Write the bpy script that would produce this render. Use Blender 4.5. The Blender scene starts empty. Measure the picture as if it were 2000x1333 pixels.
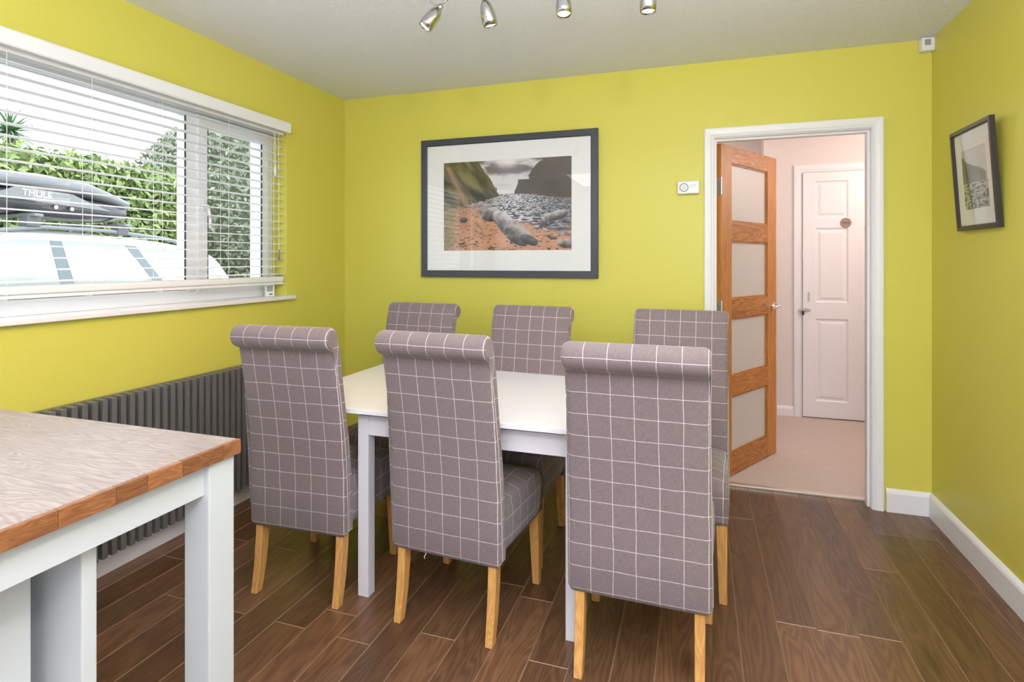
import bpy, bmesh, math, random
import numpy as np
from mathutils import Vector, Matrix
random.seed(7); rng = np.random.default_rng(7)
S = bpy.context.scene
C = S.collection
PI = math.pi

# ------------------------------------------------------------------ camera
cam_d = bpy.data.cameras.new('camera'); cam = bpy.data.objects.new('camera', cam_d); C.objects.link(cam)
cam.location = (0, 0, 1.30); cam.rotation_euler = (PI/2, 0, 0.3192)
cam_d.sensor_width = 36; cam_d.lens = 1097.9*36/2000; cam_d.shift_y = -0.0785
cam_d.clip_start = 0.02; cam_d.clip_end = 300
S.camera = cam
# ------------------------------------------------------------------ world, exposure
S.view_settings.view_transform = 'Standard'; S.view_settings.look = 'None'
S.view_settings.gamma = 1; S.view_settings.use_curve_mapping = False
S.view_settings.exposure = -0.16
w = bpy.data.worlds.new('world'); S.world = w; w.use_nodes = True
bg = w.node_tree.nodes['Background']; bg.inputs[0].default_value = (0.90, 0.96, 1.0, 1); bg.inputs[1].default_value = 3.1
# ------------------------------------------------------------------ large lights
def area(name, loc, size, power, col, rot=(0, 0, 0), spread=PI):
    l = bpy.data.lights.new(name, 'AREA'); l.shape = 'RECTANGLE'; l.size, l.size_y = size
    l.energy = power; l.color = col; l.spread = spread
    o = bpy.data.objects.new(name, l); o.location = loc; o.rotation_euler = rot; C.objects.link(o); return o
def point(name, loc, rad, power, col):
    l = bpy.data.lights.new(name, 'POINT'); l.shadow_soft_size = rad; l.energy = power; l.color = col
    o = bpy.data.objects.new(name, l); o.location = loc; C.objects.link(o); return o
area('rear_ceiling_fill', (-0.5, -0.9, 2.40), (2.2, 1.2), 34, (0.97, 0.95, 0.99))  # unseen fill panel, standing in for lighting over the kitchen
area('rear_wall_fill', (-0.2, -1.95, 1.45), (2.6, 1.3), 20, (0.95, 0.96, 1.0), (PI/2, 0, 0))  # added fill from behind the camera; the rear wall has no window
area('upward_fill', (0.15, -0.75, 1.30), (0.9, 0.9), 74, (0.93, 0.94, 1.0), (PI-0.14, 0, 0))  # added fill aimed upward to brighten the ceiling
area('ceiling_fill', (0.15, 0.70, 2.00), (1.4, 0.8), 62, (0.95, 0.95, 1.0), (PI, 0, 0))  # second added fill, above the view, for the far ceiling
point('kitchen_spot_lamp', (0.20, 0.0, 2.06), 0.030, 35, (1.0, 0.92, 0.84))
point('hall_light', (1.65, 4.25, 2.05), 0.20, 30, (1.0, 0.83, 0.77))
point('hall_light', (-0.1, 4.7, 2.1), 0.15, 12, (1.0, 0.84, 0.78))  # extra light added to lift the dark left of the hall

# ------------------------------------------------------------------ room numbers
XL, XR, YB, YF, H = -2.36, 1.131, 3.387, -2.1, 2.43
WT = 0.115                              # partition thickness
YH = YB + WT                            # hall face of the partition

# ------------------------------------------------------------------ material helpers
MATS = {}
def nodes_of(m): return m.node_tree.nodes, m.node_tree.links
def mat(name, col, rough=0.5, metal=0.0, bump=0.0, bscale=60, var=0.0, vscale=4, spec=0.5, coat=0.0, trans=0.0, emit=None, estr=0.0, sheen=0.0):
    if name in MATS: return MATS[name]
    m = bpy.data.materials.new(name); m.use_nodes = True; n, l = nodes_of(m); b = n['Principled BSDF']
    b.inputs['Base Color'].default_value = (*col, 1); b.inputs['Roughness'].default_value = rough
    b.inputs['Metallic'].default_value = metal; b.inputs['Specular IOR Level'].default_value = spec
    b.inputs['Coat Weight'].default_value = coat; b.inputs['Transmission Weight'].default_value = trans
    b.inputs['Sheen Weight'].default_value = sheen
    if emit: b.inputs['Emission Color'].default_value = (*emit, 1); b.inputs['Emission Strength'].default_value = estr
    tc = n.new('ShaderNodeTexCoord')
    if var:
        t = n.new('ShaderNodeTexNoise'); t.inputs['Scale'].default_value = vscale; t.inputs['Detail'].default_value = 5
        l.new(tc.outputs['Object'], t.inputs['Vector'])
        mx = n.new('ShaderNodeMix'); mx.data_type = 'RGBA'
        mx.inputs[6].default_value = (*[c*(1-var) for c in col], 1); mx.inputs[7].default_value = (*[min(1, c*(1+var)) for c in col], 1)
        l.new(t.outputs['Fac'], mx.inputs[0]); l.new(mx.outputs[2], b.inputs['Base Color'])
    if bump:
        t = n.new('ShaderNodeTexNoise'); t.inputs['Scale'].default_value = bscale; t.inputs['Detail'].default_value = 4
        l.new(tc.outputs['Object'], t.inputs['Vector'])
        bp = n.new('ShaderNodeBump'); bp.inputs['Strength'].default_value = bump; bp.inputs['Distance'].default_value = 0.01
        l.new(t.outputs['Fac'], bp.inputs['Height']); l.new(bp.outputs[0], b.inputs['Normal'])
    MATS[name] = m; return m

def wood(name, c1, c2, axis='Y', scale=9.0, stretch=12.0, rough=0.4, rand=False, tint=0.25, bump=0.08, c3=None, knots=False):
    """plank or board wood: stretched noise grain with contour rings, random per object when rand."""
    m = bpy.data.materials.new(name); m.use_nodes = True; n, l = nodes_of(m); b = n['Principled BSDF']
    tc = n.new('ShaderNodeTexCoord'); mp = n.new('ShaderNodeMapping')
    s = [1, 1, 1]; s['XYZ'.index(axis)] = 1.0/stretch
    mp.inputs['Scale'].default_value = [q*scale for q in s]
    oi = n.new('ShaderNodeObjectInfo')
    ad = n.new('ShaderNodeVectorMath'); ad.operation = 'ADD'
    l.new(tc.outputs['Object'], ad.inputs[0])
    if rand:
        sc = n.new('ShaderNodeVectorMath'); sc.operation = 'SCALE'; sc.inputs[0].default_value = (37, 91, 53)
        l.new(oi.outputs['Random'], sc.inputs['Scale']); l.new(sc.outputs[0], ad.inputs[1])
    l.new(ad.outputs[0], mp.inputs['Vector'])
    big = n.new('ShaderNodeTexNoise'); big.inputs['Scale'].default_value = 1.0; big.inputs['Detail'].default_value = 2; big.inputs['Distortion'].default_value = 0.4
    l.new(mp.outputs[0], big.inputs['Vector'])
    mul = n.new('ShaderNodeMath'); mul.operation = 'MULTIPLY'; mul.inputs[1].default_value = 13.0; l.new(big.outputs['Fac'], mul.inputs[0])
    fr = n.new('ShaderNodeMath'); fr.operation = 'PINGPONG'; fr.inputs[1].default_value = 0.5; l.new(mul.outputs[0], fr.inputs[0])
    fine = n.new('ShaderNodeTexNoise'); fine.inputs['Scale'].default_value = 14.0; fine.inputs['Detail'].default_value = 5; fine.inputs['Roughness'].default_value = 0.65
    l.new(mp.outputs[0], fine.inputs['Vector'])
    mxf = n.new('ShaderNodeMix'); mxf.inputs[0].default_value = 0.55
    dbl = n.new('ShaderNodeMath'); dbl.operation = 'MULTIPLY'; dbl.inputs[1].default_value = 2.0; l.new(fr.outputs[0], dbl.inputs[0])
    l.new(dbl.outputs[0], mxf.inputs[2]); l.new(fine.outputs['Fac'], mxf.inputs[3])
    rp = n.new('ShaderNodeValToRGB'); rp.color_ramp.elements[0].color = (*c1, 1); rp.color_ramp.elements[1].color = (*c2, 1)
    rp.color_ramp.elements[0].position = 0.22; rp.color_ramp.elements[1].position = 0.72
    l.new(mxf.outputs[0], rp.inputs[0])
    out = rp.outputs[0]
    if rand or tint:
        hv = n.new('ShaderNodeHueSaturation'); mr = n.new('ShaderNodeMapRange')
        mr.inputs[3].default_value = 1-tint; mr.inputs[4].default_value = 1+tint
        if rand: l.new(oi.outputs['Random'], mr.inputs[0])
        else:
            t2 = n.new('ShaderNodeTexNoise'); t2.inputs['Scale'].default_value = 2.0; l.new(tc.outputs['Object'], t2.inputs['Vector']); l.new(t2.outputs['Fac'], mr.inputs[0])
        l.new(mr.outputs[0], hv.inputs['Value']); l.new(out, hv.inputs['Color']); out = hv.outputs[0]
    if knots:
        v = n.new('ShaderNodeTexVoronoi'); v.inputs['Scale'].default_value = 1.0
        mp2 = n.new('ShaderNodeMapping'); mp2.inputs['Scale'].default_value = (5, 1.7, 5); l.new(ad.outputs[0], mp2.inputs[0]); l.new(mp2.outputs[0], v.inputs[0])
        kr = n.new('ShaderNodeValToRGB'); kr.color_ramp.elements[0].color = (0.35, 0.30, 0.28, 1); kr.color_ramp.elements[1].color = (1, 1, 1, 1)
        kr.color_ramp.elements[0].position = 0.02; kr.color_ramp.elements[1].position = 0.16; l.new(v.outputs['Distance'], kr.inputs[0])
        mm = n.new('ShaderNodeMix'); mm.data_type = 'RGBA'; mm.blend_type = 'MULTIPLY'; mm.inputs[0].default_value = 0.8
        l.new(out, mm.inputs[6]); l.new(kr.outputs[0], mm.inputs[7]); out = mm.outputs[2]
    l.new(out, b.inputs['Base Color']); b.inputs['Roughness'].default_value = rough
    bp = n.new('ShaderNodeBump'); bp.inputs['Strength'].default_value = bump; bp.inputs['Distance'].default_value = 0.004
    l.new(mxf.outputs[0], bp.inputs['Height']); l.new(bp.outputs[0], b.inputs['Normal'])
    return m

def fabric(name):
    m = bpy.data.materials.new(name); m.use_nodes = True; n, l = nodes_of(m); b = n['Principled BSDF']
    uv = n.new('ShaderNodeUVMap'); sp = n.new('ShaderNodeSeparateXYZ')
    wob = n.new('ShaderNodeTexNoise'); wob.inputs['Scale'].default_value = 9; l.new(uv.outputs[0], wob.inputs['Vector'])
    wm = n.new('ShaderNodeVectorMath'); wm.operation = 'MULTIPLY_ADD'; wm.inputs[1].default_value = (0.006, 0.006, 0)
    l.new(wob.outputs['Color'], wm.inputs[0]); l.new(uv.outputs[0], wm.inputs[2]); l.new(wm.outputs[0], sp.inputs[0])
    P = 0.0695
    def line(out, off):
        a = n.new('ShaderNodeMath'); a.operation = 'ADD'; a.inputs[1].default_value = off; l.new(out, a.inputs[0])
        p = n.new('ShaderNodeMath'); p.operation = 'PINGPONG'; p.inputs[1].default_value = P/2; l.new(a.outputs[0], p.inputs[0])
        c = n.new('ShaderNodeMath'); c.operation = 'LESS_THAN'; c.inputs[1].default_value = 0.0010; l.new(p.outputs[0], c.inputs[0]); return c.outputs[0]
    lx, ly = line(sp.outputs[0], P/2*0), line(sp.outputs[1], 0.0)
    mx = n.new('ShaderNodeMath'); mx.operation = 'MAXIMUM'; l.new(lx, mx.inputs[0]); l.new(ly, mx.inputs[1])
    # broken yarn of the check lines
    yn = n.new('ShaderNodeTexNoise'); yn.inputs['Scale'].default_value = 260; yn.inputs['Detail'].default_value = 2; l.new(uv.outputs[0], yn.inputs['Vector'])
    yr = n.new('ShaderNodeMapRange'); yr.inputs[1].default_value = 0.35; yr.inputs[2].default_value = 0.55; yr.inputs[3].default_value = 0.45; yr.inputs[4].default_value = 0.95; l.new(yn.outputs['Fac'], yr.inputs[0])
    ym = n.new('ShaderNodeMath'); ym.operation = 'MULTIPLY'; l.new(mx.outputs[0], ym.inputs[0]); l.new(yr.outputs[0], ym.inputs[1])
    # weave: two stretched noises
    def weave(sx, sy):
        mp = n.new('ShaderNodeMapping'); mp.inputs['Scale'].default_value = (sx, sy, 1); l.new(uv.outputs[0], mp.inputs[0])
        t = n.new('ShaderNodeTexNoise'); t.inputs['Scale'].default_value = 1; t.inputs['Detail'].default_value = 3; l.new(mp.outputs[0], t.inputs['Vector']); return t.outputs['Fac']
    w1, w2 = weave(60, 900), weave(900, 60)
    wa = n.new('ShaderNodeMath'); wa.operation = 'ADD'; l.new(w1, wa.inputs[0]); l.new(w2, wa.inputs[1])
    rp = n.new('ShaderNodeMapRange'); rp.inputs[1].default_value = 0.6; rp.inputs[2].default_value = 1.4; l.new(wa.outputs[0], rp.inputs[0])
    base = n.new('ShaderNodeMix'); base.data_type = 'RGBA'
    base.inputs[6].default_value = (0.140, 0.105, 0.107, 1); base.inputs[7].default_value = (0.265, 0.212, 0.212, 1); l.new(rp.outputs[0], base.inputs[0])
    fin = n.new('ShaderNodeMix'); fin.data_type = 'RGBA'; fin.inputs[7].default_value = (0.68, 0.62, 0.61, 1)
    l.new(base.outputs[2], fin.inputs[6]); l.new(ym.outputs[0], fin.inputs[0]); l.new(fin.outputs[2], b.inputs['Base Color'])
    b.inputs['Roughness'].default_value = 0.9; b.inputs['Specular IOR Level'].default_value = 0.2; b.inputs['Sheen Weight'].default_value = 0.25
    bp = n.new('ShaderNodeBump'); bp.inputs['Strength'].default_value = 0.35; bp.inputs['Distance'].default_value = 0.002; l.new(wa.outputs[0], bp.inputs['Height']); l.new(bp.outputs[0], b.inputs['Normal'])
    return m

def glass_mat(name, fac=0.12, tint=(1, 1, 1), rough=0.0, ior=1.5):
    m = bpy.data.materials.new(name); m.use_nodes = True; n, l = nodes_of(m); n.remove(n['Principled BSDF'])
    o = n['Material Output']; t = n.new('ShaderNodeBsdfTransparent'); t.inputs[0].default_value = (*tint, 1)
    g = n.new('ShaderNodeBsdfGlossy'); g.inputs['Roughness'].default_value = rough
    f = n.new('ShaderNodeFresnel'); ge = n.new('ShaderNodeNewGeometry'); mi_ = n.new('ShaderNodeMix'); mi_.inputs[2].default_value = ior; mi_.inputs[3].default_value = 1/ior
    l.new(ge.outputs['Backfacing'], mi_.inputs[0]); l.new(mi_.outputs[0], f.inputs[0])
    mx = n.new('ShaderNodeMixShader'); l.new(f.outputs[0], mx.inputs[0]); l.new(t.outputs[0], mx.inputs[1]); l.new(g.outputs[0], mx.inputs[2]); l.new(mx.outputs[0], o.inputs[0])
    return m

# wall paint with roller stipple
M_wall = mat('lime_wall_paint', (0.665, 0.620, 0.105), 0.42, bump=0.05, bscale=220, var=0.03, vscale=1.3, spec=0.35)
M_ceil = mat('white_textured_ceiling', (0.88, 0.905, 0.95), 0.9)
n_, l_ = nodes_of(M_ceil)
v_ = n_.new('ShaderNodeTexNoise'); v_.inputs['Scale'].default_value = 110; v_.inputs['Detail'].default_value = 3; v_.inputs['Roughness'].default_value = 0.7
tc_ = n_.new('ShaderNodeTexCoord'); l_.new(tc_.outputs['Object'], v_.inputs['Vector'])
cr_ = n_.new('ShaderNodeValToRGB'); cr_.color_ramp.elements[0].position = 0.42; cr_.color_ramp.elements[1].position = 0.62; l_.new(v_.outputs['Fac'], cr_.inputs[0])
bp_ = n_.new('ShaderNodeBump'); bp_.inputs['Strength'].default_value = 0.6; bp_.inputs['Distance'].default_value = 0.006
l_.new(cr_.outputs[0], bp_.inputs['Height']); l_.new(bp_.outputs[0], n_['Principled BSDF'].inputs['Normal'])
M_white = mat('white_gloss_paint', (0.82, 0.82, 0.83), 0.35)
M_hallwall = mat('pale_hall_paint', (0.74, 0.69, 0.66), 0.7, bump=0.03, bscale=160)
M_upvc = mat('white_upvc', (0.86, 0.88, 0.90), 0.25)
M_slat = mat('white_slat', (0.86, 0.87, 0.88), 0.4)
M_gasket = mat('black_gasket', (0.03, 0.03, 0.035), 0.6)
M_glass = glass_mat('window_glass', ior=1.14)
M_picglass = glass_mat('picture_glass', ior=1.38)
M_floorw = wood('brown_plank', (0.100, 0.047, 0.025), (0.172, 0.088, 0.043), 'Y', 11, 9, 0.30, rand=True, tint=0.28, bump=0.05, knots=True)
M_sub = mat('plank_joint', (0.30, 0.18, 0.11), 0.5)
M_oak = wood('oak_leg', (0.50, 0.24, 0.065), (0.66, 0.36, 0.115), 'Z', 26, 14, 0.45, rand=True, tint=0.06, bump=0.02)
M_pine_v = wood('stained_pine_upright', (0.36, 0.125, 0.022), (0.54, 0.235, 0.050), 'Z', 16, 16, 0.45, rand=True, tint=0.08, bump=0.03)
M_pine_h = wood('stained_pine_rail', (0.30, 0.095, 0.018), (0.54, 0.235, 0.050), 'X', 14, 9, 0.45, rand=True, tint=0.08, bump=0.03)
M_top = wood('oiled_oak_worktop', (0.22, 0.155, 0.13), (0.38, 0.31, 0.28), 'X', 26, 8, 0.33, tint=0.10, bump=0.4)
M_top.node_tree.nodes['Principled BSDF'].inputs['Coat Weight'].default_value = 0.6; M_top.node_tree.nodes['Principled BSDF'].inputs['Coat Roughness'].default_value = 0.28
M_stave = wood('worktop_stave', (0.185, 0.068, 0.025), (0.30, 0.125, 0.047), 'Y', 30, 6, 0.35, rand=True, tint=0.22, bump=0.08)
M_grey = mat('pale_grey_green_paint', (0.53, 0.565, 0.565), 0.45, bump=0.02, bscale=40)
M_table = mat('white_table_lacquer', (0.80, 0.80, 0.82), 0.22)
M_tleg = mat('white_table_frame', (0.72, 0.71, 0.74), 0.4)
M_dark = mat('dark_metal', (0.05, 0.04, 0.035), 0.5, metal=0.5)
M_rad = mat('anthracite_powder_coat', (0.145, 0.143, 0.138), 0.40, bump=0.03, bscale=300)
M_frame = mat('charcoal_frame', (0.050, 0.055, 0.068), 0.38)
M_bframe = mat('black_frame', (0.022, 0.018, 0.018), 0.35)
M_mount = mat('white_mount_board', (0.80, 0.81, 0.79), 0.8)
M_chrome = mat('chrome', (0.82, 0.82, 0.84), 0.07, metal=1.0)
M_spot = mat('spot_chrome', (0.50, 0.50, 0.49), 0.10, metal=1.0)
M_steel = mat('brushed_steel', (0.60, 0.58, 0.56), 0.3, metal=1.0)
M_plastic = mat('white_plastic', (0.82, 0.83, 0.84), 0.35)
M_dgrey = mat('grey_plastic', (0.16, 0.17, 0.20), 0.45)
M_lcd = mat('lcd_grey', (0.30, 0.36, 0.32), 0.25)
M_carpet = mat('beige_carpet', (0.80, 0.67, 0.59), 0.95, bump=0.9, bscale=380, var=0.06, vscale=30)
M_alu = mat('threshold_metal', (0.75, 0.68, 0.60), 0.3, metal=0.8)
M_copper = mat('copper_pipe', (0.28, 0.12, 0.07), 0.4, metal=0.7)
M_lens = mat('lamp_lens', (1, 1, 1), 0.3, emit=(1.0, 0.86, 0.70), estr=3.0)
M_frost = mat('frosted_glass', (0.80, 0.77, 0.74), 0.45, trans=0.35, bump=0.02, bscale=80)
M_fab = fabric('checked_wool')

# ------------------------------------------------------------------ geometry helpers
def mkobj(name, bm, material, parent=None, smooth=False, loc=None):
    me = bpy.data.meshes.new(name); bm.normal_update(); bm.to_mesh(me); bm.free()
    for m in (material if isinstance(material, (list, tuple)) else [material]): me.materials.append(m)
    if smooth: me.polygons.foreach_set('use_smooth', [True]*len(me.polygons))
    o = bpy.data.objects.new(name, me); C.objects.link(o)
    if parent: o.parent = parent
    if loc: o.location = loc
    return o
def box(bm, x0, x1, y0, y1, z0, z1, bev=0.0, seg=2, mi=0):
    vs = [bm.verts.new(p) for p in ((x0,y0,z0),(x1,y0,z0),(x1,y1,z0),(x0,y1,z0),(x0,y0,z1),(x1,y0,z1),(x1,y1,z1),(x0,y1,z1))]
    fs = [bm.faces.new([vs[i] for i in f]) for f in ((3,2,1,0),(4,5,6,7),(0,1,5,4),(1,2,6,5),(2,3,7,6),(3,0,4,7))]
    for f in fs: f.material_index = mi
    if bev:
        es = {e for f in fs for e in f.edges}
        bmesh.ops.bevel(bm, geom=list(es), offset=bev, segments=seg, affect='EDGES', profile=0.7)
    return vs
def B(x0, x1, y0, y1, z0, z1, bev=0.0, seg=2):
    bm = bmesh.new(); box(bm, x0, x1, y0, y1, z0, z1, bev, seg); return bm
def tube(bm, pts, r, n=8, cap=True):
    pts = [Vector(p) for p in pts]; rings = []
    up = Vector((0, 0, 1))
    for i, p in enumerate(pts):
        d = (pts[min(i+1, len(pts)-1)] - pts[max(i-1, 0)]).normalized()
        a = d.cross(up);
        if a.length < 1e-3: a = d.cross(Vector((1, 0, 0)))
        a.normalize(); b = d.cross(a)
        rr = r[i] if isinstance(r, (list, tuple)) else r
        rings.append([bm.verts.new(p + rr*(math.cos(2*PI*k/n)*a + math.sin(2*PI*k/n)*b)) for k in range(n)])
    for A, Bq in zip(rings, rings[1:]):
        for k in range(n): bm.faces.new((A[k], A[(k+1) % n], Bq[(k+1) % n], Bq[k]))
    if cap: bm.faces.new(rings[0][::-1]); bm.faces.new(rings[-1])
def lathe(bm, prof, n=24, axis_fn=None):
    rings = []
    for r, z in prof:
        rings.append([bm.verts.new((r*math.cos(2*PI*k/n), r*math.sin(2*PI*k/n), z)) for k in range(n)])
    for A, Bq in zip(rings, rings[1:]):
        for k in range(n): bm.faces.new((A[k], A[(k+1) % n], Bq[(k+1) % n], Bq[k]))
    return rings
def thing(name, label, cat, loc=(0, 0, 0), rz=0, group=None):
    o = bpy.data.objects.new(name, None); o.location = loc; o.rotation_euler = (0, 0, rz); C.objects.link(o)
    o.empty_display_size = 0.05
    o['label'] = label; o['category'] = cat
    if group: o['group'] = group
    return o
def tag(o, label, cat, group=None):
    o['label'] = label; o['category'] = cat
    if group: o['group'] = group
    return o
def struct(name, bm, m, parent=None, smooth=False):
    o = mkobj(name, bm, m, parent, smooth)
    if parent is None: o['kind'] = 'structure'
    return o
def copy_tree(o, parent=None):
    c = o.copy(); C.objects.link(c)
    if parent: c.parent = parent
    for ch in o.children: copy_tree(ch, c)
    return c
def hole_wall(bm, axis, p0, p1, a0, a1, z0, z1, holes):
    """solid wall slab between planes p0,p1 (thickness axis) spanning a0..a1, z0..z1, with rectangular holes (ha0,ha1,hz0,hz1)."""
    A = sorted({a0, a1, *[h[0] for h in holes], *[h[1] for h in holes]}); Z = sorted({z0, z1, *[h[2] for h in holes], *[h[3] for h in holes]})
    for i in range(len(A)-1):
        for j in range(len(Z)-1):
            ca, cz = (A[i]+A[i+1])/2, (Z[j]+Z[j+1])/2
            if any(h[0] < ca < h[1] and h[2] < cz < h[3] for h in holes): continue
            if axis == 'x': box(bm, p0, p1, A[i], A[i+1], Z[j], Z[j+1])
            else: box(bm, A[i], A[i+1], p0, p1, Z[j], Z[j+1])
    bmesh.ops.remove_doubles(bm, verts=bm.verts, dist=1e-5)
    # drop interior double faces
    seen = {}
    for f in bm.faces: seen.setdefault(tuple(sorted(v.index for v in f.verts)), []).append(f)
    bm.verts.index_update(); seen = {}
    for f in bm.faces: seen.setdefault(tuple(sorted(v.index for v in f.verts)), []).append(f)
    bmesh.ops.delete(bm, geom=[f for fs in seen.values() if len(fs) > 1 for f in fs], context='FACES_ONLY')

# ================================================================== SHELL
WY0, WY1, WZ0, WZ1 = 0.30, 2.800, 1.065, 2.105       # window opening
DX0, DX1, DZ = 0.090, 0.862, 1.992                   # clear door opening
LXO = XL - 0.27
bm = bmesh.new(); hole_wall(bm, 'x', LXO, XL, YF-0.1, YH, 0, H, [(WY0, WY1, WZ0, WZ1)]); struct('wall_left', bm, M_wall)
bm = bmesh.new(); hole_wall(bm, 'y', YB, YH, XL, XR, 0, H, [(DX0-0.03, DX1+0.03, 0, DZ+0.03)])
wb = struct('wall_back', bm, [M_wall, M_hallwall])
for p in wb.data.polygons:
    if p.normal.y > 0.5: p.material_index = 1
struct('wall_right', B(XR, XR+0.12, YF-0.1, YH, 0, H), M_wall)
M_neutral = mat('neutral_bounce_paint', (0.74, 0.76, 0.80), 0.6)  # neutral tone chosen out of view to weaken yellow bounce light
struct('wall_rear', B(XL, XR, YF-0.1, YF, 0, H), M_neutral)
struct('bounce_sheet_left', B(XL, XL+0.012, YF, 0.25, 0, H), M_neutral)  # unseen pale sheet added over the lime wall to cut its bounce
struct('bounce_sheet_right', B(XR-0.012, XR, YF, 0.9, 0.12, H), M_neutral)  # same added sheet on the right wall, out of view
struct('ceiling', B(LXO, XR+0.12, YF-0.1, YH, H, H+0.12), M_ceil)
# hall beyond the door
HY = 5.17
HXC = 0.628
struct('wall_hall_back', B(HXC, 2.3, HY, HY+0.1, 0, H), M_hallwall)
struct('wall_hall_return', B(HXC-0.1, HXC, HY, 5.6, 0, H), M_hallwall)
struct('wall_hall_far', B(-1.4, HXC-0.1, 5.5, 5.6, 0, H), M_hallwall)
struct('wall_hall_left', B(-1.5, -1.4, YH, 5.6, 0, H), M_hallwall)
struct('wall_hall_right', B(2.2, 2.3, YH, HY, 0, H), M_hallwall)
struct('wall_hall_front', B(XR+0.12, 2.3, YB, YH, 0, H), M_hallwall)
struct('ceiling_hall', B(-1.5, 2.3, YH, 5.6, H, H+0.1), M_hallwall)
struct('floor_hall_carpet', B(-1.5, 2.3, YH-0.005, 5.6, -0.05, 0.010), M_carpet)

# floor: sub-floor and individual planks
fl = struct('floor', B(LXO, XR+0.12, YF-0.1, YH-0.01, -0.05, -0.0035), M_sub)
PW = 0.1318
joints = {2: 3.090, -2: 2.221, 0: 2.235, -15: 1.655, -13: 1.653, -11: 1.764, -9: 2.076, -20: 2.087, -18: 2.085, -19: 1.654, -17: 1.654}
def plank_bm(w_, l_):
    bm = bmesh.new(); g = 0.0006; c = 0.0016
    x0, x1, y0, y1 = g, w_-g, g, l_-g
    lo = [bm.verts.new(p) for p in ((x0,y0,-0.004),(x1,y0,-0.004),(x1,y1,-0.004),(x0,y1,-0.004))]
    mi = [bm.verts.new(p) for p in ((x0,y0,-c),(x1,y0,-c),(x1,y1,-c),(x0,y1,-c))]
    hi = [bm.verts.new(p) for p in ((x0+c,y0+c,0),(x1-c,y0+c,0),(x1-c,y1-c,0),(x0+c,y1-c,0))]
    for a_, b_ in ((lo, mi), (mi, hi)):
        for k in range(4): bm.faces.new((a_[k], a_[(k+1) % 4], b_[(k+1) % 4], b_[k])).material_index = (1 if a_ is mi else 0)
    bm.faces.new(hi); return bm
M_plank_edge = mat('plank_bevel_glint', (0.30, 0.19, 0.12), 0.35)  # lighter colour stands in for the glint along bevelled edges
plank_cache = {}
row0 = 0.531
k = math.floor((XL-row0)/PW)
while row0 + k*PW < XR:
    xa, xb = max(XL, row0+k*PW), min(XR, row0+(k+1)*PW)
    j0 = joints.get(k, None)
    if j0 is None: j0 = YF + random.random()*1.26
    ys = sorted([j0 + i*1.26 for i in range(-6, 6)])
    ys = [YF] + [y for y in ys if YF+0.05 < y < YH-0.06] + [YH-0.012]
    for a_, b_ in zip(ys, ys[1:]):
        key = (round(xb-xa, 4), round(b_-a_, 3))
        if key not in plank_cache:
            o = mkobj('plank', plank_bm(*key), [M_floorw, M_plank_edge], fl); plank_cache[key] = o
        else:
            o = plank_cache[key].copy(); C.objects.link(o)
        o.location = (xa, a_, 0)
    k += 1

# ------------------------------------------------------------------ skirting
def skirt(name, p0, p1, nrm, m=M_white, hgt=0.118, th=0.018):
    """profiled board from p0 to p1 along a wall, sticking out along nrm."""
    prof = [(0, 0), (th, 0), (th, hgt-0.022), (th*0.8, hgt-0.012), (th*0.45, hgt-0.004), (0.004, hgt), (0, hgt)]
    bm = bmesh.new(); p0 = Vector((*p0, 0)); p1 = Vector((*p1, 0)); n = Vector((*nrm, 0)); R = []
    for p in (p0, p1): R.append([bm.verts.new(p + n*a + Vector((0, 0, b))) for a, b in prof])
    for i in range(len(prof)): bm.faces.new((R[0][i], R[0][(i+1) % len(prof)], R[1][(i+1) % len(prof)], R[1][i]))
    bm.faces.new(R[0]); bm.faces.new(R[1][::-1]); bmesh.ops.recalc_face_normals(bm, faces=bm.faces)
    return struct(name, bm, m)
skirt('baseboard_left', (XL+0.008, YF), (XL+0.008, YB), (1, 0), th=0.022, hgt=0.08)
skirt('baseboard_back_left', (XL, YB), (0.042, YB), (0, -1))
skirt('baseboard_back_right', (0.927, YB), (XR, YB), (0, -1))
skirt('baseboard_right', (XR, YF), (XR, YB-0.002), (-1, 0))
skirt('baseboard_hall', (HXC, HY), (0.756, HY), (0, -1), hgt=0.09)
skirt('baseboard_hall_far', (-1.4, 5.5), (HXC-0.1, 5.5), (0, -1), hgt=0.09)

# ------------------------------------------------------------------ door lining + architrave
def architrave(name, x0, x1, z1, y, s, wd=0.052, th=0.019, m=M_white):
    """moulded surround; x0,x1,z1 inner edges; y wall plane; s=-1 sticks out toward -y."""
    prof = [(0.0, 0.0), (0.0, 0.011), (0.005, 0.014), (0.012, 0.0125), (0.018, 0.016), (0.034, 0.0185), (0.046, th), (wd, th-0.002), (wd, 0.0)]
    path = [((x0, 0.0), (-1, 0)), ((x0, z1), (-1, 1)), ((x1, z1), (1, 1)), ((x1, 0.0), (1, 0))]
    bm = bmesh.new(); R = []
    for (px, pz), (dx, dz) in path: R.append([bm.verts.new((px+dx*a, y+s*b, pz+dz*a)) for a, b in prof])
    for A, Bq in zip(R, R[1:]):
        for i in range(len(prof)-1): bm.faces.new((A[i], A[i+1], Bq[i+1], Bq[i]))
        bm.faces.new((A[-1], A[0], Bq[0], Bq[-1]))
    bm.faces.new(R[0]); bm.faces.new(R[-1][::-1]); bmesh.ops.recalc_face_normals(bm, faces=bm.faces)
    return struct(name, bm, m)
architrave('trim_1', DX0-0.002, DX1-0.012+0.014, DZ+0.004, YB, -1)
architrave('trim_2', DX0-0.002, DX1+0.002, DZ+0.004, YH, 1)
bm = bmesh.new()
box(bm, DX0-0.03, DX0, YB-0.001, YH+0.001, 0, DZ+0.03); box(bm, DX1, DX1+0.03, YB-0.001, YH+0.001, 0, DZ+0.03); box(bm, DX0, DX1, YB-0.001, YH+0.001, DZ, DZ+0.03)
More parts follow.
